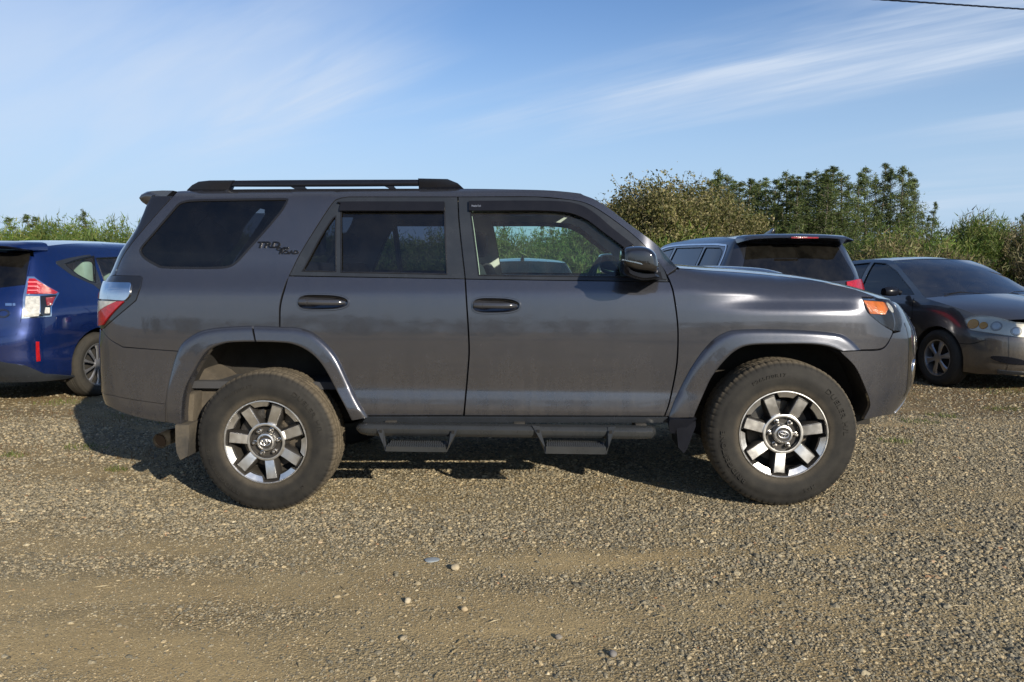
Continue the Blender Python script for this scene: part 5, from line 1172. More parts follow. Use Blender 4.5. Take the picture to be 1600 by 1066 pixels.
HLS = [(p[0], p[1]) for p in HLS if p[0] < u9] + [(u9, HLS[-1][1] - .02), (u9, .60)] + [p for p in T3(catmull([(1590, 527), (1552.8, 521.5), (1529.4, 518), (1515, 514.5), (1508, 500)], 3), .66) if p[0] < u9 - .005]
M_hl = plain('lamp_interior', (.78, .74, .60), .35, metal=.3)
M_amb2 = plain('amber_bulb_cover', (.95, .42, .03), .3, coat=.3)
M_hlr = plain('lamp_ring', (.40, .38, .33), .3, metal=.5)
b1, b2, b0, b00 = T3([(1557, 510), (1588, 518), (1521, 506.5), (1537, 509)], .68)
LBS = [(b1[0], b1[1], .056, M_hlr, 'lamp_bezel'), (b2[0], b2[1], .052, M_hlr, 'lamp_bezel'), (b1[0], b1[1], .040, M_bowl, 'lamp_bowl'), (b2[0], b2[1], .037, M_bowl, 'lamp_bowl'), (b0[0], b0[1], .058, M_amb2, 'turn_signal'), (b00[0], b00[1], .040, M_amb2, 'turn_signal')]
FGS = catmull([(W3.fy(.70), .395), (W3.fy(.62), .40), (W3.fy(.50), .375), (W3.fy(.42), .335), (W3.fy(.50), .325), (W3.fy(.62), .335), (W3.fy(.69), .365)], 3, True)
sedan(M3, M_char, 'sedan_car', 'charcoal sedan facing the camera at the right edge with clear and amber headlamp')
sedan(frame((.14, 11.3, .0), R(90)), M_silver, 'sedan_car', 'silver sedan roof with fin aerial seen through the front window of the SUV', False, True)
sedan(frame((9.55, 10.95, .05), R(90)), M_maroon, 'sedan_car', 'maroon car of which only a sliver shows at the far right edge', False)
# ------------------------------------------------------------ ground
def vnoise(x, y, seed=0):
    r = np.random.default_rng(seed); tab = r.random((256, 256)); x = np.asarray(x, float) + 1000; y = np.asarray(y, float) + 1000
    xi, yi = np.floor(x).astype(int), np.floor(y).astype(int); fx, fy = x - xi, y - yi; fx = fx * fx * (3 - 2 * fx); fy = fy * fy * (3 - 2 * fy)
    g = lambda a, b: tab[a % 256, b % 256]
    return (g(xi, yi) * (1 - fx) + g(xi + 1, yi) * fx) * (1 - fy) + (g(xi, yi + 1) * (1 - fx) + g(xi + 1, yi + 1) * fx) * fy
def fbm(x, y, seed=0, oct=4, gain=.5):
    s = 0; a = 1; t = 0
    for i in range(oct): s = s + a * vnoise(np.asarray(x) * 2 ** i, np.asarray(y) * 2 ** i, seed + i); t += a; a *= gain
    return s / t
def gz(x, y):
    x = np.asarray(x, float); y = np.asarray(y, float); dx, dy = x - HM[0, 3], y - HM[1, 3]
    xc = dx * HM[0, 0] + dy * HM[1, 0]; yc = dx * HM[0, 1] + dy * HM[1, 1]
    w_ = (1 - sstep(2.0, 4.2, abs(xc))) * (1 - sstep(1.2, 2.6, abs(yc)))
    far = sstep(9, 13, y) * .25 * fbm(x / 6, y / 6, 40, 3)
    return w_ * (-.010 + .0284 * xc) + far + .012 * (fbm(x / .9, y / .6, 3, 3) - .5) * (1 - .5 * w_) + .006 * (fbm(x * 7, y * 7, 5, 3) - .5)
def sand_mask(x, y):
    n = fbm(x / 1.5, y / .28, 11, 4); n2 = fbm(x / .5, y / .3, 21, 4)
    near = (1 - sstep(2.9, 3.75, y + .5 * (fbm(x / .8, y / .8, 14, 2) - .5))) * (1 - .8 * sstep(.2, 1.3, x)); left = (1 - sstep(-2.2, -.6, x)) * (1 - sstep(3.0, 4.6, y))
    streak = np.exp(-((y - 3.28 - .08 * np.sin(x * 1.3)) / .10) ** 2) * sstep(-.2, .3, x) * (1 - sstep(1.3, 1.9, x))
    b = .55 * near + .30 * left + .6 * streak + .22 * sstep(5.2, 7.5, y) * (1 - sstep(-1.5, 1.5, x))
    return np.clip(sstep(.34, .92, .55 * n + .45 * n2 + .42 * b - .02), 0, 1)
def graded(lo, hi, a, b, d, g=1.22, dmax=30):
    out = list(np.arange(a, b + d / 2, d)); s = d; v = a
    left = []
    while v > lo: s = min(s * g, dmax); v -= s; left.append(v)
    s = d; v = b
    while v < hi: s = min(s * g, dmax); v += s; out.append(v)
    return np.array(left[::-1] + out)
gx = graded(-420, 420, -5.5, 5.5, .035); gy = graded(-120, 900, 1.9, 6.6, .035)
X, Y = np.meshgrid(gx, gy, indexing='ij'); Z = gz(X, Y); nx_, ny_ = X.shape
V = np.stack((X, Y, Z), -1).reshape(-1, 3); I = np.arange(nx_ * ny_).reshape(nx_, ny_)
F = np.stack((I[:-1, :-1], I[1:, :-1], I[1:, 1:], I[:-1, 1:]), -1).reshape(-1, 4)
m, t, b, o = new_mat('gravel_dirt')
co = t.new('ShaderNodeNewGeometry').outputs['Position']
sa = t.new('ShaderNodeAttribute'); sa.attribute_name = 'sand'; sand = sa.outputs['Fac']
ms = t.new('ShaderNodeAttribute'); ms.attribute_name = 'moss'; moss = ms.outputs['Fac']
n1 = t.noise(co, 1.3, 6, .6); n2 = t.noise(co, 18, 5, .65); n3 = t.noise(co, 130, 4, .7)
v1 = t.new('ShaderNodeTexVoronoi'); t.set(v1, 'Vector', co); v1.inputs['Scale'].default_value = 105; v1.inputs['Randomness'].default_value = 1
v2 = t.new('ShaderNodeTexVoronoi'); t.set(v2, 'Vector', co); v2.inputs['Scale'].default_value = 60
sc = t.new('ShaderNodeSeparateColor'); t.l.new(v1.outputs['Color'], sc.inputs[0])
stone = t.mix(t.mapr(sc.outputs[0], 0, 1), (.155, .133, .085), (.33, .272, .162))
stone = t.mix(t.mapr(v1.outputs['Distance'], .35, .80), stone, (.12, .097, .060))
sandc = t.mix(n2, (.37, .285, .148), (.51, .395, .210)); sandc = t.mix(t.mapr(n3, .45, .70, 0, .65), sandc, (.16, .13, .085))
c = t.mix(sand, stone, sandc)
c = t.mix(t.mapr(n1, .35, .7, 0, .35), c, t.mix(1., c, (.75, .62, .45), 'MULTIPLY'))
mossc = t.mix(n2, (.10, .075, .03), (.19, .085, .045)); mossc = t.mix(t.mapr(n3, .5, .7), mossc, (.12, .14, .035))
c = t.mix(t.math('MULTIPLY', moss, t.mapr(n2, .35, .65)), c, mossc)
sy = t.new('ShaderNodeSeparateXYZ'); t.l.new(co, sy.inputs[0])
leftd = t.math('MULTIPLY', t.math('MULTIPLY', t.mapr(sy.outputs[0], -1.0, -3.0, 0, .55, True), t.mapr(sy.outputs[1], 3.6, 5.2, 0, 1, True)), t.mapr(n2, .3, .6, .4, 1))
c = t.mix(leftd, c, t.mix(n2, (.15, .115, .065), (.24, .185, .10)))
verge = t.math('MULTIPLY', t.mapr(sy.outputs[1], 8.6, 11.0, 0, 1, True), t.mapr(n1, .3, .5, .5, 1))
c = t.mix(verge, c, t.mix(n2, (.07, .085, .025), (.13, .12, .045)))
t.set(b, 'Base Color', c); t.set(b, 'Roughness', .92); b.inputs['Specular IOR Level'].default_value = .25
gv = t.math('SUBTRACT', 1.0, sand)
h = t.math('ADD', t.math('MULTIPLY', t.math('MULTIPLY', v1.outputs['Distance'], gv), -1.3), t.math('MULTIPLY', n3, .9))
h = t.math('ADD', h, t.math('MULTIPLY', n2, .9))
h = t.math('ADD', h, t.math('MULTIPLY', t.math('MULTIPLY', v2.outputs['Distance'], gv), -1.6))
bump(t, b, h, .9, .012)
ground = mesh_obj('ground', V, F, m); tag(ground, kind='structure')
me = ground.data
at = me.attributes.new('sand', 'FLOAT', 'POINT'); at.data.foreach_set('value', sand_mask(V[:, 0], V[:, 1]).astype(np.float32))
mossv = sstep(5.6, 7.2, V[:, 1]) * sstep(.50, .66, fbm(V[:, 0] / 1.3, V[:, 1] / .7, 31, 4) + .08 * sstep(2, 4, abs(V[:, 0])))
at = me.attributes.new('moss', 'FLOAT', 'POINT'); at.data.foreach_set('value', mossv.astype(np.float32))
# loose stones
def stones(y0, y1, dens, rmed, seed, smin=.0035, smax=.022):
    r = np.random.default_rng(seed); n = int((y1 - y0) * 2 * (.72 * y1 + 3.4) * dens)
    y = y0 + (y1 - y0) * r.random(n); hw = .72 * y + .8; x = (r.random(n) * 2 - 1) * (.72 * y1 + 3.4); keep = r.random(n) < 1 - .96 * sstep(0, 2.6, abs(x) - hw)
    s = sand_mask(x, y); keep &= r.random(n) < (1 - .70 * s); x, y, s = x[keep], y[keep], s[keep]
    sc_ = np.clip(rmed * np.exp(r.normal(0, .42, len(x))) * (1 - .42 * s) * (1 + .35 * sstep(.3, 1.6, x) * (1 - sstep(3.2, 4.5, y))), smin, smax)
    return x, y, sc_
parts = [stones(1.5, 3.2, 12000, .0040, 1, .002, .014), stones(3.2, 4.8, 9500, .0050, 2, .0025, .015), stones(4.8, 6.6, 3800, .0068, 3, .003, .016), stones(6.6, 10, 900, .0085, 4, .005, .02), stones(1.5, 6.0, 260, .0080, 5, .006, .015), stones(2.0, 6.0, 8, .014, 6, .012, .020)]
x = np.concatenate([p[0] for p in parts]); y = np.concatenate([p[1] for p in parts]); s = np.concatenate([p[2] for p in parts])
z = gz(x, y) - s * .10
me = bpy.data.meshes.new('gravel'); me.vertices.add(len(x)); me.vertices.foreach_set('co', np.stack((x, y, z), -1).astype(np.float32).ravel())
at = me.attributes.new('scl', 'FLOAT', 'POINT'); at.data.foreach_set('value', s.astype(np.float32))
gravel = link(bpy.data.objects.new('gravel', me)); tag(gravel, 'loose grey and tan gravel over the whole parking ground', 'gravel', kind='stuff')
m, t, b, o = new_mat('gravel_stone')
oi = t.new('ShaderNodeObjectInfo'); co = t.new('ShaderNodeNewGeometry').outputs['Position']
wn = t.new('ShaderNodeTexWhiteNoise', noise_dimensions='1D'); t.l.new(oi.outputs['Random'], wn.inputs['W'])
c = t.ramp(oi.outputs['Random'], [(0, (.095, .088, .067)), (.25, (.165, .148, .108)), (.6, (.245, .212, .146)), (.90, (.33, .262, .155)), (.985, (.40, .35, .24)), (1, (.26, .14, .07))])
c = t.mix(1., c, t.mapr(wn.outputs['Value'], 0, 1, .72, 1.2), 'MULTIPLY'); c = t.mix(1., c, t.mapr(t.noise(co, 220, 3, .6), .3, .7, .8, 1.2), 'MULTIPLY')
t.set(b, 'Base Color', c); b.inputs['Roughness'].default_value = .88; b.inputs['Specular IOR Level'].default_value = .3
M_stone = m
def instancer(obj, mat, nvar=5, flat=(1, .85, .62), rough=.35):
    ng = bpy.data.node_groups.new(obj.name + '_instances', 'GeometryNodeTree')
    ng.interface.new_socket('Geometry', in_out='INPUT', socket_type='NodeSocketGeometry'); ng.interface.new_socket('Geometry', in_out='OUTPUT', socket_type='NodeSocketGeometry')
    N, L = ng.nodes, ng.links; gi = N.new('NodeGroupInput'); go = N.new('NodeGroupOutput')
    join = N.new('GeometryNodeGeometryToInstance')
    for k in range(nvar):
        ico = N.new('GeometryNodeMeshIcoSphere'); ico.inputs['Subdivisions'].default_value = 2; ico.inputs['Radius'].default_value = 1
        noi = N.new('ShaderNodeTexNoise'); noi.noise_dimensions = '4D'; noi.inputs['W'].default_value = k * 3.7; noi.inputs['Scale'].default_value = 1.7
        sp_ = N.new('GeometryNodeSetPosition'); sub = N.new('ShaderNodeVectorMath'); sub.operation = 'SUBTRACT'; sub.inputs[1].default_value = (.5, .5, .5)
        scl = N.new('ShaderNodeVectorMath'); scl.operation = 'SCALE'; scl.inputs['Scale'].default_value = rough * 4.5
        L.new(noi.outputs['Color'], sub.inputs[0]); L.new(sub.outputs[0], scl.inputs[0]); L.new(scl.outputs[0], sp_.inputs['Offset']); L.new(ico.outputs[0], sp_.inputs['Geometry'])
        tr_ = N.new('GeometryNodeTransform'); tr_.inputs['Scale'].default_value = (flat[0], flat[1] * (1 - .06 * k), flat[2] * (.8 + .1 * k)); L.new(sp_.outputs[0], tr_.inputs[0])
        sm_ = N.new('GeometryNodeSetMaterial'); sm_.inputs['Material'].default_value = mat; L.new(tr_.outputs[0], sm_.inputs[0])
        L.new(sm_.outputs[0], join.inputs[0]) if False else None
        if k == 0: gti = []
        g1 = N.new('GeometryNodeGeometryToInstance'); L.new(sm_.outputs[0], g1.inputs[0]); gti.append(g1)
    jn = N.new('GeometryNodeJoinGeometry')
    for g1 in gti: L.new(g1.outputs[0], jn.inputs[0])
    N.remove(join)
    iop = N.new('GeometryNodeInstanceOnPoints'); mtp = N.new('GeometryNodeMeshToPoints'); L.new(gi.outputs[0], mtp.inputs[0]); L.new(mtp.outputs[0], iop.inputs['Points']); L.new(jn.outputs[0], iop.inputs['Instance'])
    iop.inputs['Pick Instance'].default_value = True
    ri = N.new('FunctionNodeRandomValue'); ri.data_type = 'INT'; ri.inputs[4].default_value = 0; ri.inputs[5].default_value = nvar - 1; L.new(ri.outputs[2], iop.inputs['Instance Index'])
    rv = N.new('FunctionNodeRandomValue'); rv.data_type = 'FLOAT_VECTOR'; rv.inputs[0].default_value = (-.5, -.5, 0); rv.inputs[1].default_value = (.5, .5, 6.283); L.new(rv.outputs[0], iop.inputs['Rotation'])
    na = N.new('GeometryNodeInputNamedAttribute'); na.data_type = 'FLOAT'; na.inputs['Name'].default_value = 'scl'; L.new(na.outputs[0], iop.inputs['Scale'])
    L.new(iop.outputs[0], go.inputs[0])
    md = obj.modifiers.new('instances', 'NODES'); md.node_group = ng
instancer(gravel, M_stone)
# a few pebbles one can point at
def ground_at(px, py):
    d = pix_ray(px, py); k = CAM_H / -d[2]
    for _ in range(4):
        p = d * k; k = (CAM_H - float(gz(p[0], p[1]))) / -d[2]
    return d[0] * k, d[1] * k
def pebble(px, py, w, col, label, flat=.75, seed=0):
    x, y = ground_at(px, py); r_ = w / FPX * y / 2; bm = bmesh.new(); bmesh.ops.create_icosphere(bm, subdivisions=3, radius=1); g = np.random.default_rng(seed)
    ph = g.random(6) * 6
    for v in bm.verts:
        c = v.co; k = 1 + .10 * math.sin(2.1 * c.x + ph[0]) + .10 * math.sin(2.7 * c.y + ph[1]) + .07 * math.sin(4.3 * c.z + 3.1 * c.x + ph[2]); v.co = Vector((c.x * r_ * k, c.y * r_ * .85 * k, c.z * r_ * flat * k))
    me = bpy.data.meshes.new('pebble'); bm.to_mesh(me); bm.free()
    for p in me.polygons: p.use_smooth = True
    me.materials.append(plain('pebble_stone', col, .85, grain=.4, grain_scale=150)); o_ = link(bpy.data.objects.new('pebble', me)); o_.location = (x, y, float(gz(x, y)) + r_ * flat * .55); o_.rotation_euler = (0, 0, g.random() * 6)
    tag(o_, label, 'pebble')
pebble(711, 890, 15, (.36, .30, .20), 'pale tan rounded pebble lying beside the flat bluish stone', seed=1)
pebble(637, 941, 12, (.36, .31, .22), 'small pale pebble on sandy dirt below the flat bluish stone', seed=2)
pebble(726, 954, 11, (.33, .26, .16), 'small orange-tan pebble below the pale rounded pebble', seed=3)
pebble(958, 1024, 15, (.16, .15, .14), 'grey pebble with a dark shadow near the bottom edge of the picture', seed=4)
pebble(873, 998, 13, (.20, .18, .15), 'grey-brown rounded pebble above the dark-shadowed one', seed=5)
pebble(630, 999, 14, (.26, .22, .15), 'low tan pebble half sunk in sand at lower centre left', flat=.5, seed=6)
pebble(676, 876, 24, (.22, .25, .27), 'flat bluish-grey stone set flush in the sandy ground', flat=.16, seed=7)
# low weeds between the stones
def grass_patch(spots, name, label, mat, hgt, seed):
    r = np.random.default_rng(seed); V = []; F = []
    for (cx_, cy_, rx, ry, n) in spots:
        a = r.random(n) * 2 * math.pi; q = np.sqrt(r.random(n)); x = cx_ + rx * q * np.cos(a); y = cy_ + ry * q * np.sin(a); z = gz(x, y); h = hgt * (.4 + r.random(n)); an = r.random(n) * 6.28; ln = r.normal(0, .5, (n, 2)) * h[:, None]
        for i in range(n):
            w_ = .0025 + .002 * r.random(); dx, dy = math.cos(an[i]) * w_, math.sin(an[i]) * w_; b0 = len(V)
            V += [(x[i] - dx, y[i] - dy, z[i] - .004), (x[i] + dx, y[i] + dy, z[i] - .004), (x[i] + ln[i, 0], y[i] + ln[i, 1], z[i] + h[i])]; F.append((b0, b0 + 1, b0 + 2))
    o_ = mesh_obj(name, V, F, mat, smooth=False); tag(o_, label, 'weeds', kind='stuff')
def leafmat(name, c1, c2, c3=None, trans=.35, rough=.55):
    m = bpy.data.materials.new(name); m.use_nodes = True; t = NT(m.node_tree); t.n.clear()
    o = t.new('ShaderNodeOutputMaterial'); d = t.new('ShaderNodeBsdfPrincipled'); tl = t.new('ShaderNodeBsdfTranslucent'); mx = t.new('ShaderNodeMixShader'); mx.inputs[0].default_value = trans
    g = t.new('ShaderNodeNewGeometry'); oi = t.new('ShaderNodeObjectInfo')
    pts = [(0, c1), (.55, c2), (1, c3 or c2)]
    c = t.ramp(g.outputs['Random Per Island'], pts)
    c = t.mix(1., c, t.mapr(oi.outputs['Random'], 0, 1, .78, 1.22), 'MULTIPLY')
    n = t.noise(g.outputs['Position'], .9, 3, .6); c = t.mix(1., c, t.mapr(n, .3, .7, .72, 1.28), 'MULTIPLY')
    t.set(d, 'Base Color', c); d.inputs['Roughness'].default_value = rough; d.inputs['Specular IOR Level'].default_value = .35; t.l.new(c, tl.inputs[0])
    t.l.new(d.outputs[0], mx.inputs[1]); t.l.new(tl.outputs[0], mx.inputs[2]); t.l.new(mx.outputs[0], o.inputs[0]); return m
M_grass = leafmat('grass_blades', (.07, .11, .02), (.13, .17, .04), (.22, .19, .08))
M_dryg = leafmat('dry_weeds', (.20, .15, .07), (.16, .08, .04), (.12, .12, .04))
r = np.random.default_rng(77)
sp1 = []
for px, py, w_ in ((1475, 651, .10), (1438, 660, .10), (1570, 640, .12), (183, 735, .05), (95, 630, .16), (20, 712, .06), (330, 640, .3), (250, 650, .3), (130, 700, .1), (1590, 612, .3), (1400, 690, .08)):
    x_, y_ = ground_at(px, py); sp1.append((x_, y_, w_ * 1.6, w_, int(700 * w_) + 40))
grass_patch(sp1, 'grass_tufts', 'short green grass tufts growing through the gravel', M_grass, .030, 5)
sp2 = [(x_, y_, .25 + .5 * r.random(), .15 + .2 * r.random(), 160) for x_, y_ in zip(r.uniform(-5.5, -1.6, 26), r.uniform(5.2, 8.5, 26))] + [(x_, y_, .25 + .5 * r.random(), .15 + .2 * r.random(), 160) for x_, y_ in zip(r.uniform(2.4, 6.5, 34), r.uniform(5.4, 9, 34))]
grass_patch(sp2, 'dry_weeds', 'dry reddish and straw coloured weeds on the ground between the cars', M_dryg, .022, 6)
def litter(n, seed):
    r = np.random.default_rng(seed); V = []; F = []
    y = r.uniform(2.1, 8.5, n); x = (r.random(n) * 2 - 1) * (.7 * y + .4)
    for i in range(n):
        L, w_, a = r.uniform(.008, .035), r.uniform(.0008, .0018), r.random() * 6.28; c, s = math.cos(a), math.sin(a); z = float(gz(x[i], y[i])) + .008; b0 = len(V); k = r.normal(0, .15)
        for t, ww in ((-1, .3), (0, 1), (1, .3)):
            px_, py_ = x[i] + c * L * t - s * k * L * (1 - t * t), y[i] + s * L * t + c * k * L * (1 - t * t)
            V += [(px_ - s * w_ * ww, py_ + c * w_ * ww, z), (px_ + s * w_ * ww, py_ - c * w_ * ww, z + .003 * (t == 0))]
        F += [(b0, b0 + 2, b0 + 3, b0 + 1), (b0 + 2, b0 + 4, b0 + 5, b0 + 3)]
    o_ = mesh_obj('straw_litter', V, F, M_straw, smooth=False); tag(o_, 'dry straw and twig bits scattered over the gravel', 'litter', kind='stuff')
M_straw = leafmat('straw', (.30, .24, .13), (.20, .15, .08), (.38, .32, .20), .1)
litter(1500, 9)
sp3 = [(x_, y_, .8, .6, 900) for x_, y_ in zip(r.uniform(-13, 14, 60), r.uniform(10.2, 13, 60))]
grass_patch(sp3, 'rough_grass', 'rough grass verge at the foot of the bushes', M_grass, .16, 8)
# ------------------------------------------------------------ plants
M_broom = leafmat('broom_green', (.065, .115, .018), (.110, .170, .028), (.19, .19, .06), .4)
M_broomd = leafmat('broom_deep_green', (.040, .075, .018), (.075, .115, .025), (.12, .13, .04), .3)
M_dead = leafmat('dead_brush', (.10, .08, .04), (.15, .125, .06), (.10, .12, .035), .2)
M_olive = leafmat('olive_leaves', (.045, .062, .016), (.12, .115, .03), (.30, .26, .13), .3)
M_spruce = leafmat('spruce_needles', (.046, .076, .022), (.085, .120, .032), (.14, .16, .05), .3)
M_bark = plain('bark', (.11, .095, .075), .9, grain=.6, grain_scale=40)
M_twig = plain('twig_bark', (.10, .085, .05), .9)
M_twigg = plain('green_stem', (.07, .10, .03), .8)
def blades(P, D, L, W, r, taper=True):
    """thin leaf triangles at P along D"""
    n = len(P); side = np.cross(D, r.normal(size=(n, 3))); side /= np.linalg.norm(side, axis=1)[:, None] + 1e-9
    a = P - side * W[:, None] / 2; b = P + side * W[:, None] / 2; c = P + D * L[:, None]
    V = np.stack((a, b, c), 1).reshape(-1, 3); F = np.arange(n * 3).reshape(n, 3); return V, F
def leaves(P, S, r, up=.3):
    n = len(P); N = r.normal(size=(n, 3)); N[:, 2] += up; N /= np.linalg.norm(N, axis=1)[:, None]
    a = np.cross(N, r.normal(size=(n, 3))); a /= np.linalg.norm(a, axis=1)[:, None]; b = np.cross(N, a)
    V = np.stack((P - a * S[:, None], P - b * S[:, None] * .5, P + a * S[:, None], P + b * S[:, None] * .5), 1).reshape(-1, 3); return V, np.arange(n * 4).reshape(n, 4)
def stick_mesh(segs, name, mat, parent, n=4):
    """segs: list of (p0, p1, r0, r1)"""
    V = []; F = []
    for p0, p1, r0, r1 in segs:
        p0, p1 = np.array(p0), np.array(p1); d = p1 - p0; d = d / (np.linalg.norm(d) + 1e-9); a = np.cross(d, (0, 0, 1.) if abs(d[2]) < .9 else (1., 0, 0)); a /= np.linalg.norm(a); b = np.cross(d, a); k = len(V)
        for p, rr in ((p0, r0), (p1, r1)):
            for i in range(n): th = 2 * math.pi * i / n; V.append(p + a * math.cos(th) * rr + b * math.sin(th) * rr)
        F += [(k + i, k + (i + 1) % n, k + n + (i + 1) % n, k + n + i) for i in range(n)]
    return mesh_obj(name, V, F, mat, parent)
def broom_arrays(seed, h, w_, n=9000, nst=80, fine=1.):
    r = np.random.default_rng(seed); az = r.random(nst) * 6.283; lean = r.random(nst) ** .7 * .9; base = r.normal(0, .12 * w_, (nst, 2))
    hs = h * (.82 + .18 * r.random(nst) ** 2.5) * (1 - .32 * lean ** 2); rad = w_ * .5 * lean
    k = r.integers(0, nst, n); t = .18 + .82 * r.random(n) ** .75
    px_ = base[k, 0] + np.cos(az[k]) * rad[k] * t ** 1.3; py_ = base[k, 1] + np.sin(az[k]) * rad[k] * t ** 1.3; pz_ = hs[k] * t
    P = np.stack((px_, py_, pz_), 1) + r.normal(0, .05 * w_ / 1.4, (n, 3)) * (1, 1, .5)
    D = np.stack((np.cos(az[k]) * lean[k] * .6, np.sin(az[k]) * lean[k] * .6, np.full(n, .62)), 1) + r.normal(0, .58, (n, 3)); D /= np.linalg.norm(D, axis=1)[:, None]
    L = (.06 + .11 * r.random(n)) * fine; W = (.012 + .016 * r.random(n)) * fine
    V, F = blades(P, D, L, W, r)
    segs = []
    for i in range(nst):
        p = [np.array((base[i, 0] + math.cos(az[i]) * rad[i] * s ** 1.3, base[i, 1] + math.sin(az[i]) * rad[i] * s ** 1.3, hs[i] * s)) for s in (0, .35, .7, 1.0)]
        for a, b, ra, rb in ((p[0], p[1], .011, .008), (p[1], p[2], .008, .005), (p[2], p[3], .005, .002)): segs.append((a, b, ra, rb))
    return V, F, segs
def make_broom(seed, h, w_, mat, name='broom_bush', n=9000, fine=1., stem=None):
    V, F, segs = broom_arrays(seed, h, w_, n, fine=fine); o_ = mesh_obj(name, V, F, mat, smooth=False); tag(stick_mesh(segs, 'stems', stem or M_twigg, o_, 3), kind='stuff'); return o_
def make_leafy(seed, h, w_, mat, name='leafy_shrub', n=9000, leaf=.034):
    """rounded thicket of twigs with small leaves in clusters and loose shoots on top"""
    r = np.random.default_rng(seed); nc = 170
    th = r.random(nc) * 6.283; u = r.random(nc) ** .45; zz = r.random(nc) ** .8
    env = np.sin(np.clip(zz * 1.25 + .25, 0, 1.5) * math.pi / 1.65) ** .6 * (.8 + .35 * np.sin(th * 3 + seed))
    C = np.stack((np.cos(th) * u * env * w_ / 2, np.sin(th) * u * env * w_ / 2, .10 * h + zz * h * .84), 1) * (1, 1, 1)
    C[:, 2] *= 1 - .12 * (u ** 2)
    k = r.integers(0, nc, n); sg = .07 + .11 * r.random(nc); P = C[k] + r.normal(size=(n, 3)) * sg[k][:, None] * (1, 1, .85)
    V, F = leaves(P, leaf * (.6 + .8 * r.random(n)), r, .2)
    segs = [((0, 0, 0), tuple(C[i] * (.5, .5, .55)), .03, .016) for i in range(0, nc, 6)]
    for i in range(nc):
        segs.append((tuple(C[i] * (.5, .5, .55)), tuple(C[i]), .010, .005))
        if C[i, 2] > h * .45 and r.random() < .7:
            d = r.normal(0, .12, 3); tip = C[i] + (d[0] * 1.6, d[1] * 1.6, .15 + .30 * r.random()); segs.append((tuple(C[i]), tuple(tip), .005, .002))
            m_ = 14; tt = r.random(m_); q = C[i] + (tip - C[i]) * tt[:, None] + r.normal(0, .02, (m_, 3)); v2, f2 = leaves(q, np.full(m_, leaf * .8), r); F = np.r_[F, f2 + len(V)]; V = np.r_[V, v2]
    o_ = mesh_obj(name, V, F, mat, smooth=False); tag(stick_mesh(segs, 'stems', M_twig, o_, 3), kind='stuff'); return o_
def make_conifer(seed, h, w_, bare=.3, dense=1., lean=0., topflat=0., name='spruce_tree'):
    r = np.random.default_rng(seed); root = empty(name); segs = []; nseg = 10
    trunk = lambda t: np.array((lean * h * t * t + .015 * h * math.sin(t * 5 + seed), .012 * h * math.sin(t * 7 + seed * 2), h * t))
    MB().tube([tuple(trunk(t)) for t in np.linspace(0, 1, nseg + 1)], [max(.02, .018 * h * (1 - .88 * t)) for t in np.linspace(0, 1, nseg + 1)], 7).build('trunk', M_bark, root)
    PV = []; PF = []; off = 0; nb = int(60 * dense)
    for i in range(nb):
        t = bare + (1 - bare) * (i + r.random()) / nb; az = r.random() * 6.283
        t = min(.995, max(bare, t + r.normal(0, .02))); tt = (t - bare) / (1 - bare); L = w_ * .5 * ((1 - tt) ** .85 * (1 - topflat) + topflat * (1 - tt ** 3) ** .8) * (.35 + .85 * r.random()) * (.6 + .4 * min(1, tt * 5)) + .12
        p0 = trunk(t); el = .10 + .35 * tt - .25 * (1 - tt) * r.random(); d = np.array((math.cos(az), math.sin(az), el)); wind = np.array((.25, 0, 0)) * (1 if lean or topflat else .4)
        p1 = p0 + (d + wind) * L * .6; p2 = p1 + (d + wind + (0, 0, -.12)) * L * .45
        segs += [(p0, p1, .012 * h * .35, .006 * h * .35), (p1, p2, .006 * h * .35, .002 * h * .35)]
        m_ = int((50 + 55 * r.random()) * (.5 + L / w_ * 2)); q = r.random(m_) ** .6
        base = np.where(q[:, None] < .55, p0 + (p1 - p0) * (q / .55)[:, None], p1 + (p2 - p1) * ((q - .55) / .45)[:, None])
        sp_ = .17 * L + .06; base = base + r.normal(size=(m_, 3)) * (sp_, sp_, .07 * L + .06)
        D = r.normal(size=(m_, 3)) * (1, 1, .6) + (0, 0, -.05); D /= np.linalg.norm(D, axis=1)[:, None]
        V, F = blades(base, D, (.14 + .18 * r.random(m_)) * (h / 10) ** .5, (.04 + .05 * r.random(m_)) * (h / 10) ** .5, r); PV.append(V); PF.append(F + off); off += len(V)
    for i in range(int(10 * (bare > .2))):   # dead snags on the bare trunk
        t = bare * (.35 + .6 * r.random()); az = r.random() * 6.283; p0 = trunk(t); segs.append((p0, p0 + np.array((math.cos(az), math.sin(az), .1)) * w_ * .2 * r.random(), .02, .006))
    cr = mesh_obj('crown', np.concatenate(PV), np.concatenate(PF), M_spruce, root, smooth=False); tag(stick_mesh(segs, 'branches', M_bark, root, 3), kind='stuff'); return root
def plant(proto, used, x, y, s, rz, label, cat, group, kind=None, sz=None):
    o_ = proto if not used else copy_tree(proto)
    o_.location = (x, y, float(gz(x, y)) - .03); o_.rotation_euler = (0, 0, rz); o_.scale = (s, s, sz or s); tag(o_, label, cat, group); return o_
r = np.random.default_rng(123)
brooms = [make_broom(i + 1, 2.1, 1.7, M_broom) for i in range(4)]; bused = [False] * 4
broomd = [make_broom(i + 21, 2.3, 1.9, M_broomd) for i in range(2)]; dused = [False] * 2
deads = [make_broom(i + 31, 1.9, 1.5, M_dead, 'dead_brush', 5000, stem=M_twig) for i in range(2)]; xused = [False] * 2
shrubs = [make_leafy(i + 41, 3.1, 2.3, M_olive) for i in range(3)]; sused = [False] * 3
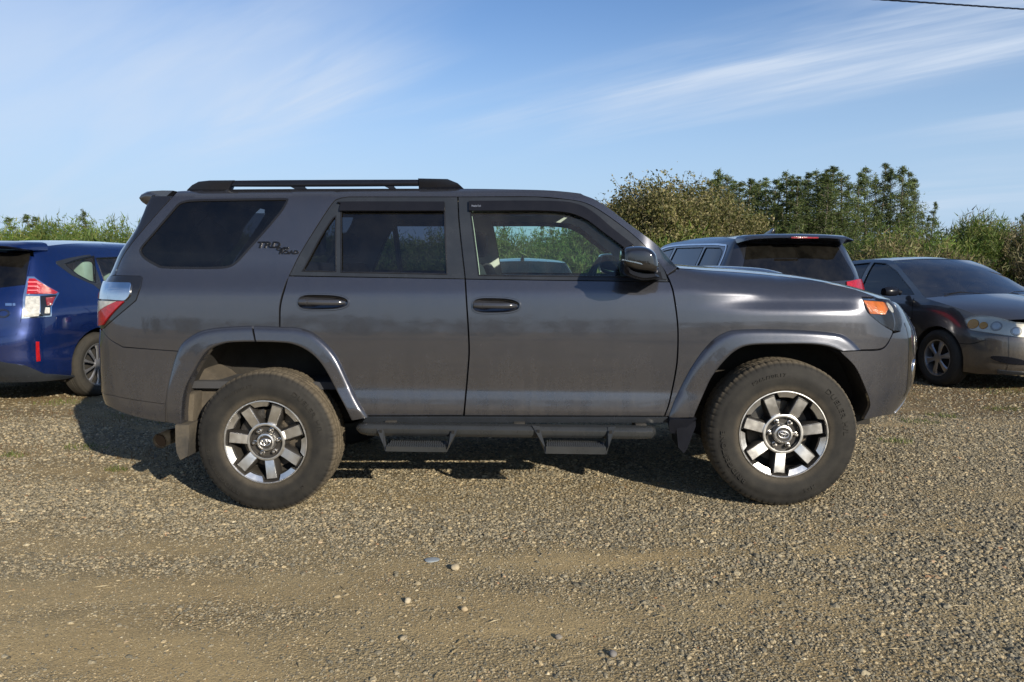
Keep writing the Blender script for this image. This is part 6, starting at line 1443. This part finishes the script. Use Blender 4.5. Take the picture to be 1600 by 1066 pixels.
ZN = [(-9999, 0, 'just outside the left edge'), (0, 70, 'above the rear window of the blue car'), (70, 140, 'above the tail lamp of the blue car'), (140, 240, 'beside the roof spoiler of the SUV'), (240, 600, 'hidden behind the rear half of the SUV'), (600, 720, 'seen through the tinted rear door window'), (720, 810, 'in the rear part of the front window'), (810, 900, 'in the middle of the front window'), (900, 1000, 'near the foot of the SUV windscreen'), (1000, 1180, 'above the left part of the black car'), (1180, 1330, 'above the rear window of the black car'), (1330, 1400, 'between the black car and the dark sedan'), (1400, 1470, 'above the left of the sedan windscreen'), (1470, 1530, 'above the middle of the sedan roof'), (1530, 1600, 'at the right edge above the sedan bonnet'), (1600, 9999, 'just outside the right edge')]
def zone(px): return next(t for a, b, t in ZN if a <= px < b)
ORD = 'first second third fourth fifth sixth seventh eighth ninth tenth eleventh twelfth thirteenth fourteenth fifteenth sixteenth seventeenth eighteenth nineteenth twentieth twenty-first twenty-second twenty-third twenty-fourth'.split()
def put(kind, x, y, hgt, label, group):
    P, U, H0 = {'b': (brooms, bused, 2.1), 'd': (broomd, dused, 2.3), 'x': (deads, xused, 1.9), 's': (shrubs, sused, 3.1)}[kind]
    cat = {'b': 'bush', 'd': 'bush', 'x': 'brush', 's': 'shrub'}[kind]
    i = int(r.integers(0, len(P))) if all(U) else U.index(False)
    s = hgt / H0; wdt = (.75 + .25 * s) if kind != 's' else s
    o_ = plant(P[i], U[i], x, y, wdt, r.random() * 6.28, label, cat, group, sz=s); U[i] = True; return o_
def top_z(py, y): return CAM_H + (418 - py) / FPX * y
# left bank of bright broom (also seen through the cabin)
skyl = pchip([(-400, 352), (0, 352), (60, 350), (110, 352), (150, 352), (200, 356), (300, 356), (600, 368), (700, 366), (800, 370), (850, 365), (900, 350), (950, 350), (1300, 372), (1340, 368), (1400, 362), (1450, 366), (1480, 358), (1510, 336), (1550, 334), (1580, 345), (1640, 346), (1900, 350)])
GL = 'bright green broom bushes along the left and middle of the lot edge'
for row, (y0, k) in enumerate(((12.6, .84), (14.0, .98), (15.6, 1.04))):
    x = -15.5
    while x < 2.6 + row:
        y = y0 + r.normal(0, .25); px = 800 + FPX * x / y; h_ = (top_z(float(skyl(px)), y)) * k * (.94 + .12 * r.random())
        kd = 'b' if r.random() < .80 else ('x' if r.random() < .5 else 'd')
        put(kd, x, y, h_, {'b': 'bright green broom bush ', 'd': 'darker green broom bush ', 'x': 'brown dried brush '}[kd] + zone(px) + ('' if row == 0 else ', farther back' if row == 1 else ', rearmost'), GL if kd == 'b' else 'odd bushes within the left broom bank ' + ('(brown)' if kd == 'x' else '(dark)'))
        x += .72 + .28 * r.random()
# right bank: mixed darker broom and dry brush
for row, (y0, k) in enumerate(((12.9, .80), (14.2, .92), (15.8, .98), (18.5, 1.0))):
    x = 4.2 + row * .6
    while x < 15 + row * 1.5:
        y = y0 + r.normal(0, .3); px = 800 + FPX * x / y; h_ = top_z(float(skyl(px)), y) * k * (.92 + .14 * r.random())
        if y < 14.3 and 7.6 < x < 11.3: x += 1.2; continue
        q = r.random(); kd = 'b' if q < .34 else ('d' if q < .76 else 'x')
        put(kd, x, y, h_, {'b': 'fresh green broom bush ', 'd': 'dark green broom bush ', 'x': 'brown dry brush '}[kd] + zone(px) + ('' if row == 0 else ', second row' if row == 1 else ', third row' if row == 2 else ', rearmost'),
            {'b': 'green broom bushes on the right', 'd': 'dark broom bushes on the right', 'x': 'dry brush on the right'}[kd])
        x += .82 + .3 * r.random()
# the tall olive-brown thicket right of the roof
for kk, (px, py, y) in enumerate(((962, 318, 15.2), (990, 292, 15.6), (1022, 284, 15.3), (1056, 290, 15.8), (1090, 290, 16.3), (1118, 298, 17.0), (1005, 300, 14.4), (1045, 310, 14.3), (1085, 320, 14.8), (905, 362, 16), (935, 345, 15.6), (1130, 322, 15.6), (1165, 335, 17))):
    put('s', (px - 800) / FPX * y, y, top_z(py, y) * 1.0, 'olive-brown leafy shrub of the thicket beside the SUV windscreen, ' + ['left shoulder of the outline', 'highest left crown', 'topmost crown in the middle', 'crown just right of the middle', 'right crown before the conifers', 'right shoulder against the conifers', 'front left one', 'front middle one', 'front right one', 'lowest, at the pillar', 'low left one', 'low, above the black car', 'rightmost low one'][kk], 'leafy shrubs of the tall thicket')
# conifers
con = [make_conifer(51, 10, 5.0, .12, 1.15), make_conifer(52, 10, 4.4, .16, 1.0), make_conifer(53, 10, 5.8, .10, 1.25, .02, .2), make_conifer(54, 10, 5.4, .14, 1.1, -.02, .1), make_conifer(55, 10, 4.0, .2, .8, .03, .3)]; cu_ = [False] * 5
tall = [make_conifer(61, 10, 4.4, .40, .9, .02, .35), make_conifer(62, 10, 3.8, .45, .8, .03, .45), make_conifer(63, 10, 5.0, .34, 1.0, .0, .25)]; tu_ = [False] * 3
def tree(P, U, i, px, py, y, wk, label, group):
    h_ = top_z(py, y); x = (px - 800) / FPX * y; s = h_ / 10; o_ = plant(P[i], U[i], x, y, s * wk, r.random() * 6.28 if P is con else r.normal(0, .5), label, 'tree', group, sz=s); U[i] = True
for k, (px, py) in enumerate(sorted([(1092, 300), (1105, 285), (1122, 272), (1140, 284), (1152, 291), (1166, 285), (1180, 284), (1194, 285), (1206, 283), (1218, 277), (1230, 283), (1243, 280), (1256, 274), (1268, 270), (1281, 268), (1292, 265), (1302, 277), (1113, 286), (1131, 280), (1172, 296), (1212, 292), (1249, 288), (1274, 284), (1286, 278)])):
    tree(con, cu_, (k * 3) % 5, px, py + 2 + r.normal(0, 3), 52 + 9 * r.random(), 1.05 + .3 * r.random(), ORD[k] + ' conifer from the left in the dense stand above the black car', 'conifers of the dense stand')
for k, (px, py, wk) in enumerate([(1318, 292, .7), (1331, 276, .8), (1345, 268, .8), (1358, 280, .55), (1372, 262, .85), (1384, 270, .6), (1398, 266, .85), (1408, 276, .7), (1420, 286, .6)]):
    tree(tall, tu_, k % 3, px, py, 62 + 6 * r.random(), wk, ORD[k] + ' tree from the left in the clump of tall bare-trunked conifers', 'tall bare-trunked conifers')
for k, px in enumerate(range(1110, 1430, 18)):
    tree(con, cu_, k % 5, px + 5 * r.random(), 326 + 16 * r.random(), 50 + 5 * r.random(), 1.25, ORD[k] + ' low young conifer from the left at the foot of the stand', 'low conifers under the tall ones')
tree(con, cu_, 1, 1452, 322, 66, .8, 'small lone conifer standing in the gap right of the tall clump', None)
for px, py in ((1436, 338), (1443, 342)): tree(con, cu_, 0, px, py, 66, .9, 'tiny conifer just left of the small lone one', 'tiny conifers beside the lone one')
tree(con, cu_, 2, 142, 334, 26, .8, 'small conifer sticking up above the broom behind the blue car', None)
for px, py in ((22, 346), (52, 342), (64, 345)): tree(con, cu_, 1, px, py, 30, 1.3, 'small conifer top showing above the broom at the far left', 'small conifers at the far left')
for px, py in ((789, 356), (846, 352), (862, 350)): tree(con, cu_, 0, px, py, 32, .8, 'small conifer seen through the front window above the bushes', 'small conifers seen through the cabin')
tree(con, cu_, 2, 1588, 336, 24, .5, 'small conifer at the far right edge above the bushes', None)
# the far side of the lot, behind the photographer, which the paint reflects
VV = []; FF_ = []; o0 = 0
for i in range(26):
    V, F, _ = broom_arrays(200 + i, 2.0 + .9 * r.random(), 2.4, 900, 20, 2.0); V = V + (-19 + i * 1.55 + r.normal(0, .2), -15 + r.normal(0, .8), 0); VV.append(V); FF_.append(F + o0); o0 += len(V)
hb = mesh_obj('brush_line', np.concatenate(VV), np.concatenate(FF_), M_broomd, smooth=False); tag(hb, 'line of brush on the side of the lot behind the photographer', 'brush', kind='stuff')
# overhead cable between two poles outside the picture
_q = lambda px, py, Y: np.array((0, 0, CAM_H)) + pix_ray(px, py) * (Y / pix_ray(px, py)[1])
_p, _r = _q(1384, 0, 20.5), _q(1600, 14.5, 23.0); pA, pB = _p + (_r - _p) * -7.5, _p + (_r - _p) * 2.2
def wire(t, ph=0., rr=0.):
    p = pA + (pB - pA) * t; a = t * 330 + ph; return (p[0], p[1] - math.sin(a) * rr * .4, p[2] + math.cos(a) * rr)
mb = MB()
for ph in (0, 2.09, 4.19): mb.tube([wire(t, ph, .014) for t in np.linspace(0, 1, 900)], .0125, 5)
wo_ = mb.build('overhead_cable', M_black); tag(wo_, 'twisted black overhead cable crossing the top right corner of the sky', 'cable')
for k, p in enumerate((pA, pB)):
    pm = MB().tube([(p[0], p[1] + .12, -.3), (p[0], p[1] + .12, p[2] + .5)], [.16, .11], 12).box((p[0] - .05, p[1] - .02, p[2] - .1), (p[0] + .05, p[1] + .1, p[2] + .06)).build('utility_pole', M_bark)
    tag(pm, 'wooden pole outside the picture carrying the overhead cable, ' + ('left' if k == 0 else 'right') + ' of the view', 'pole')
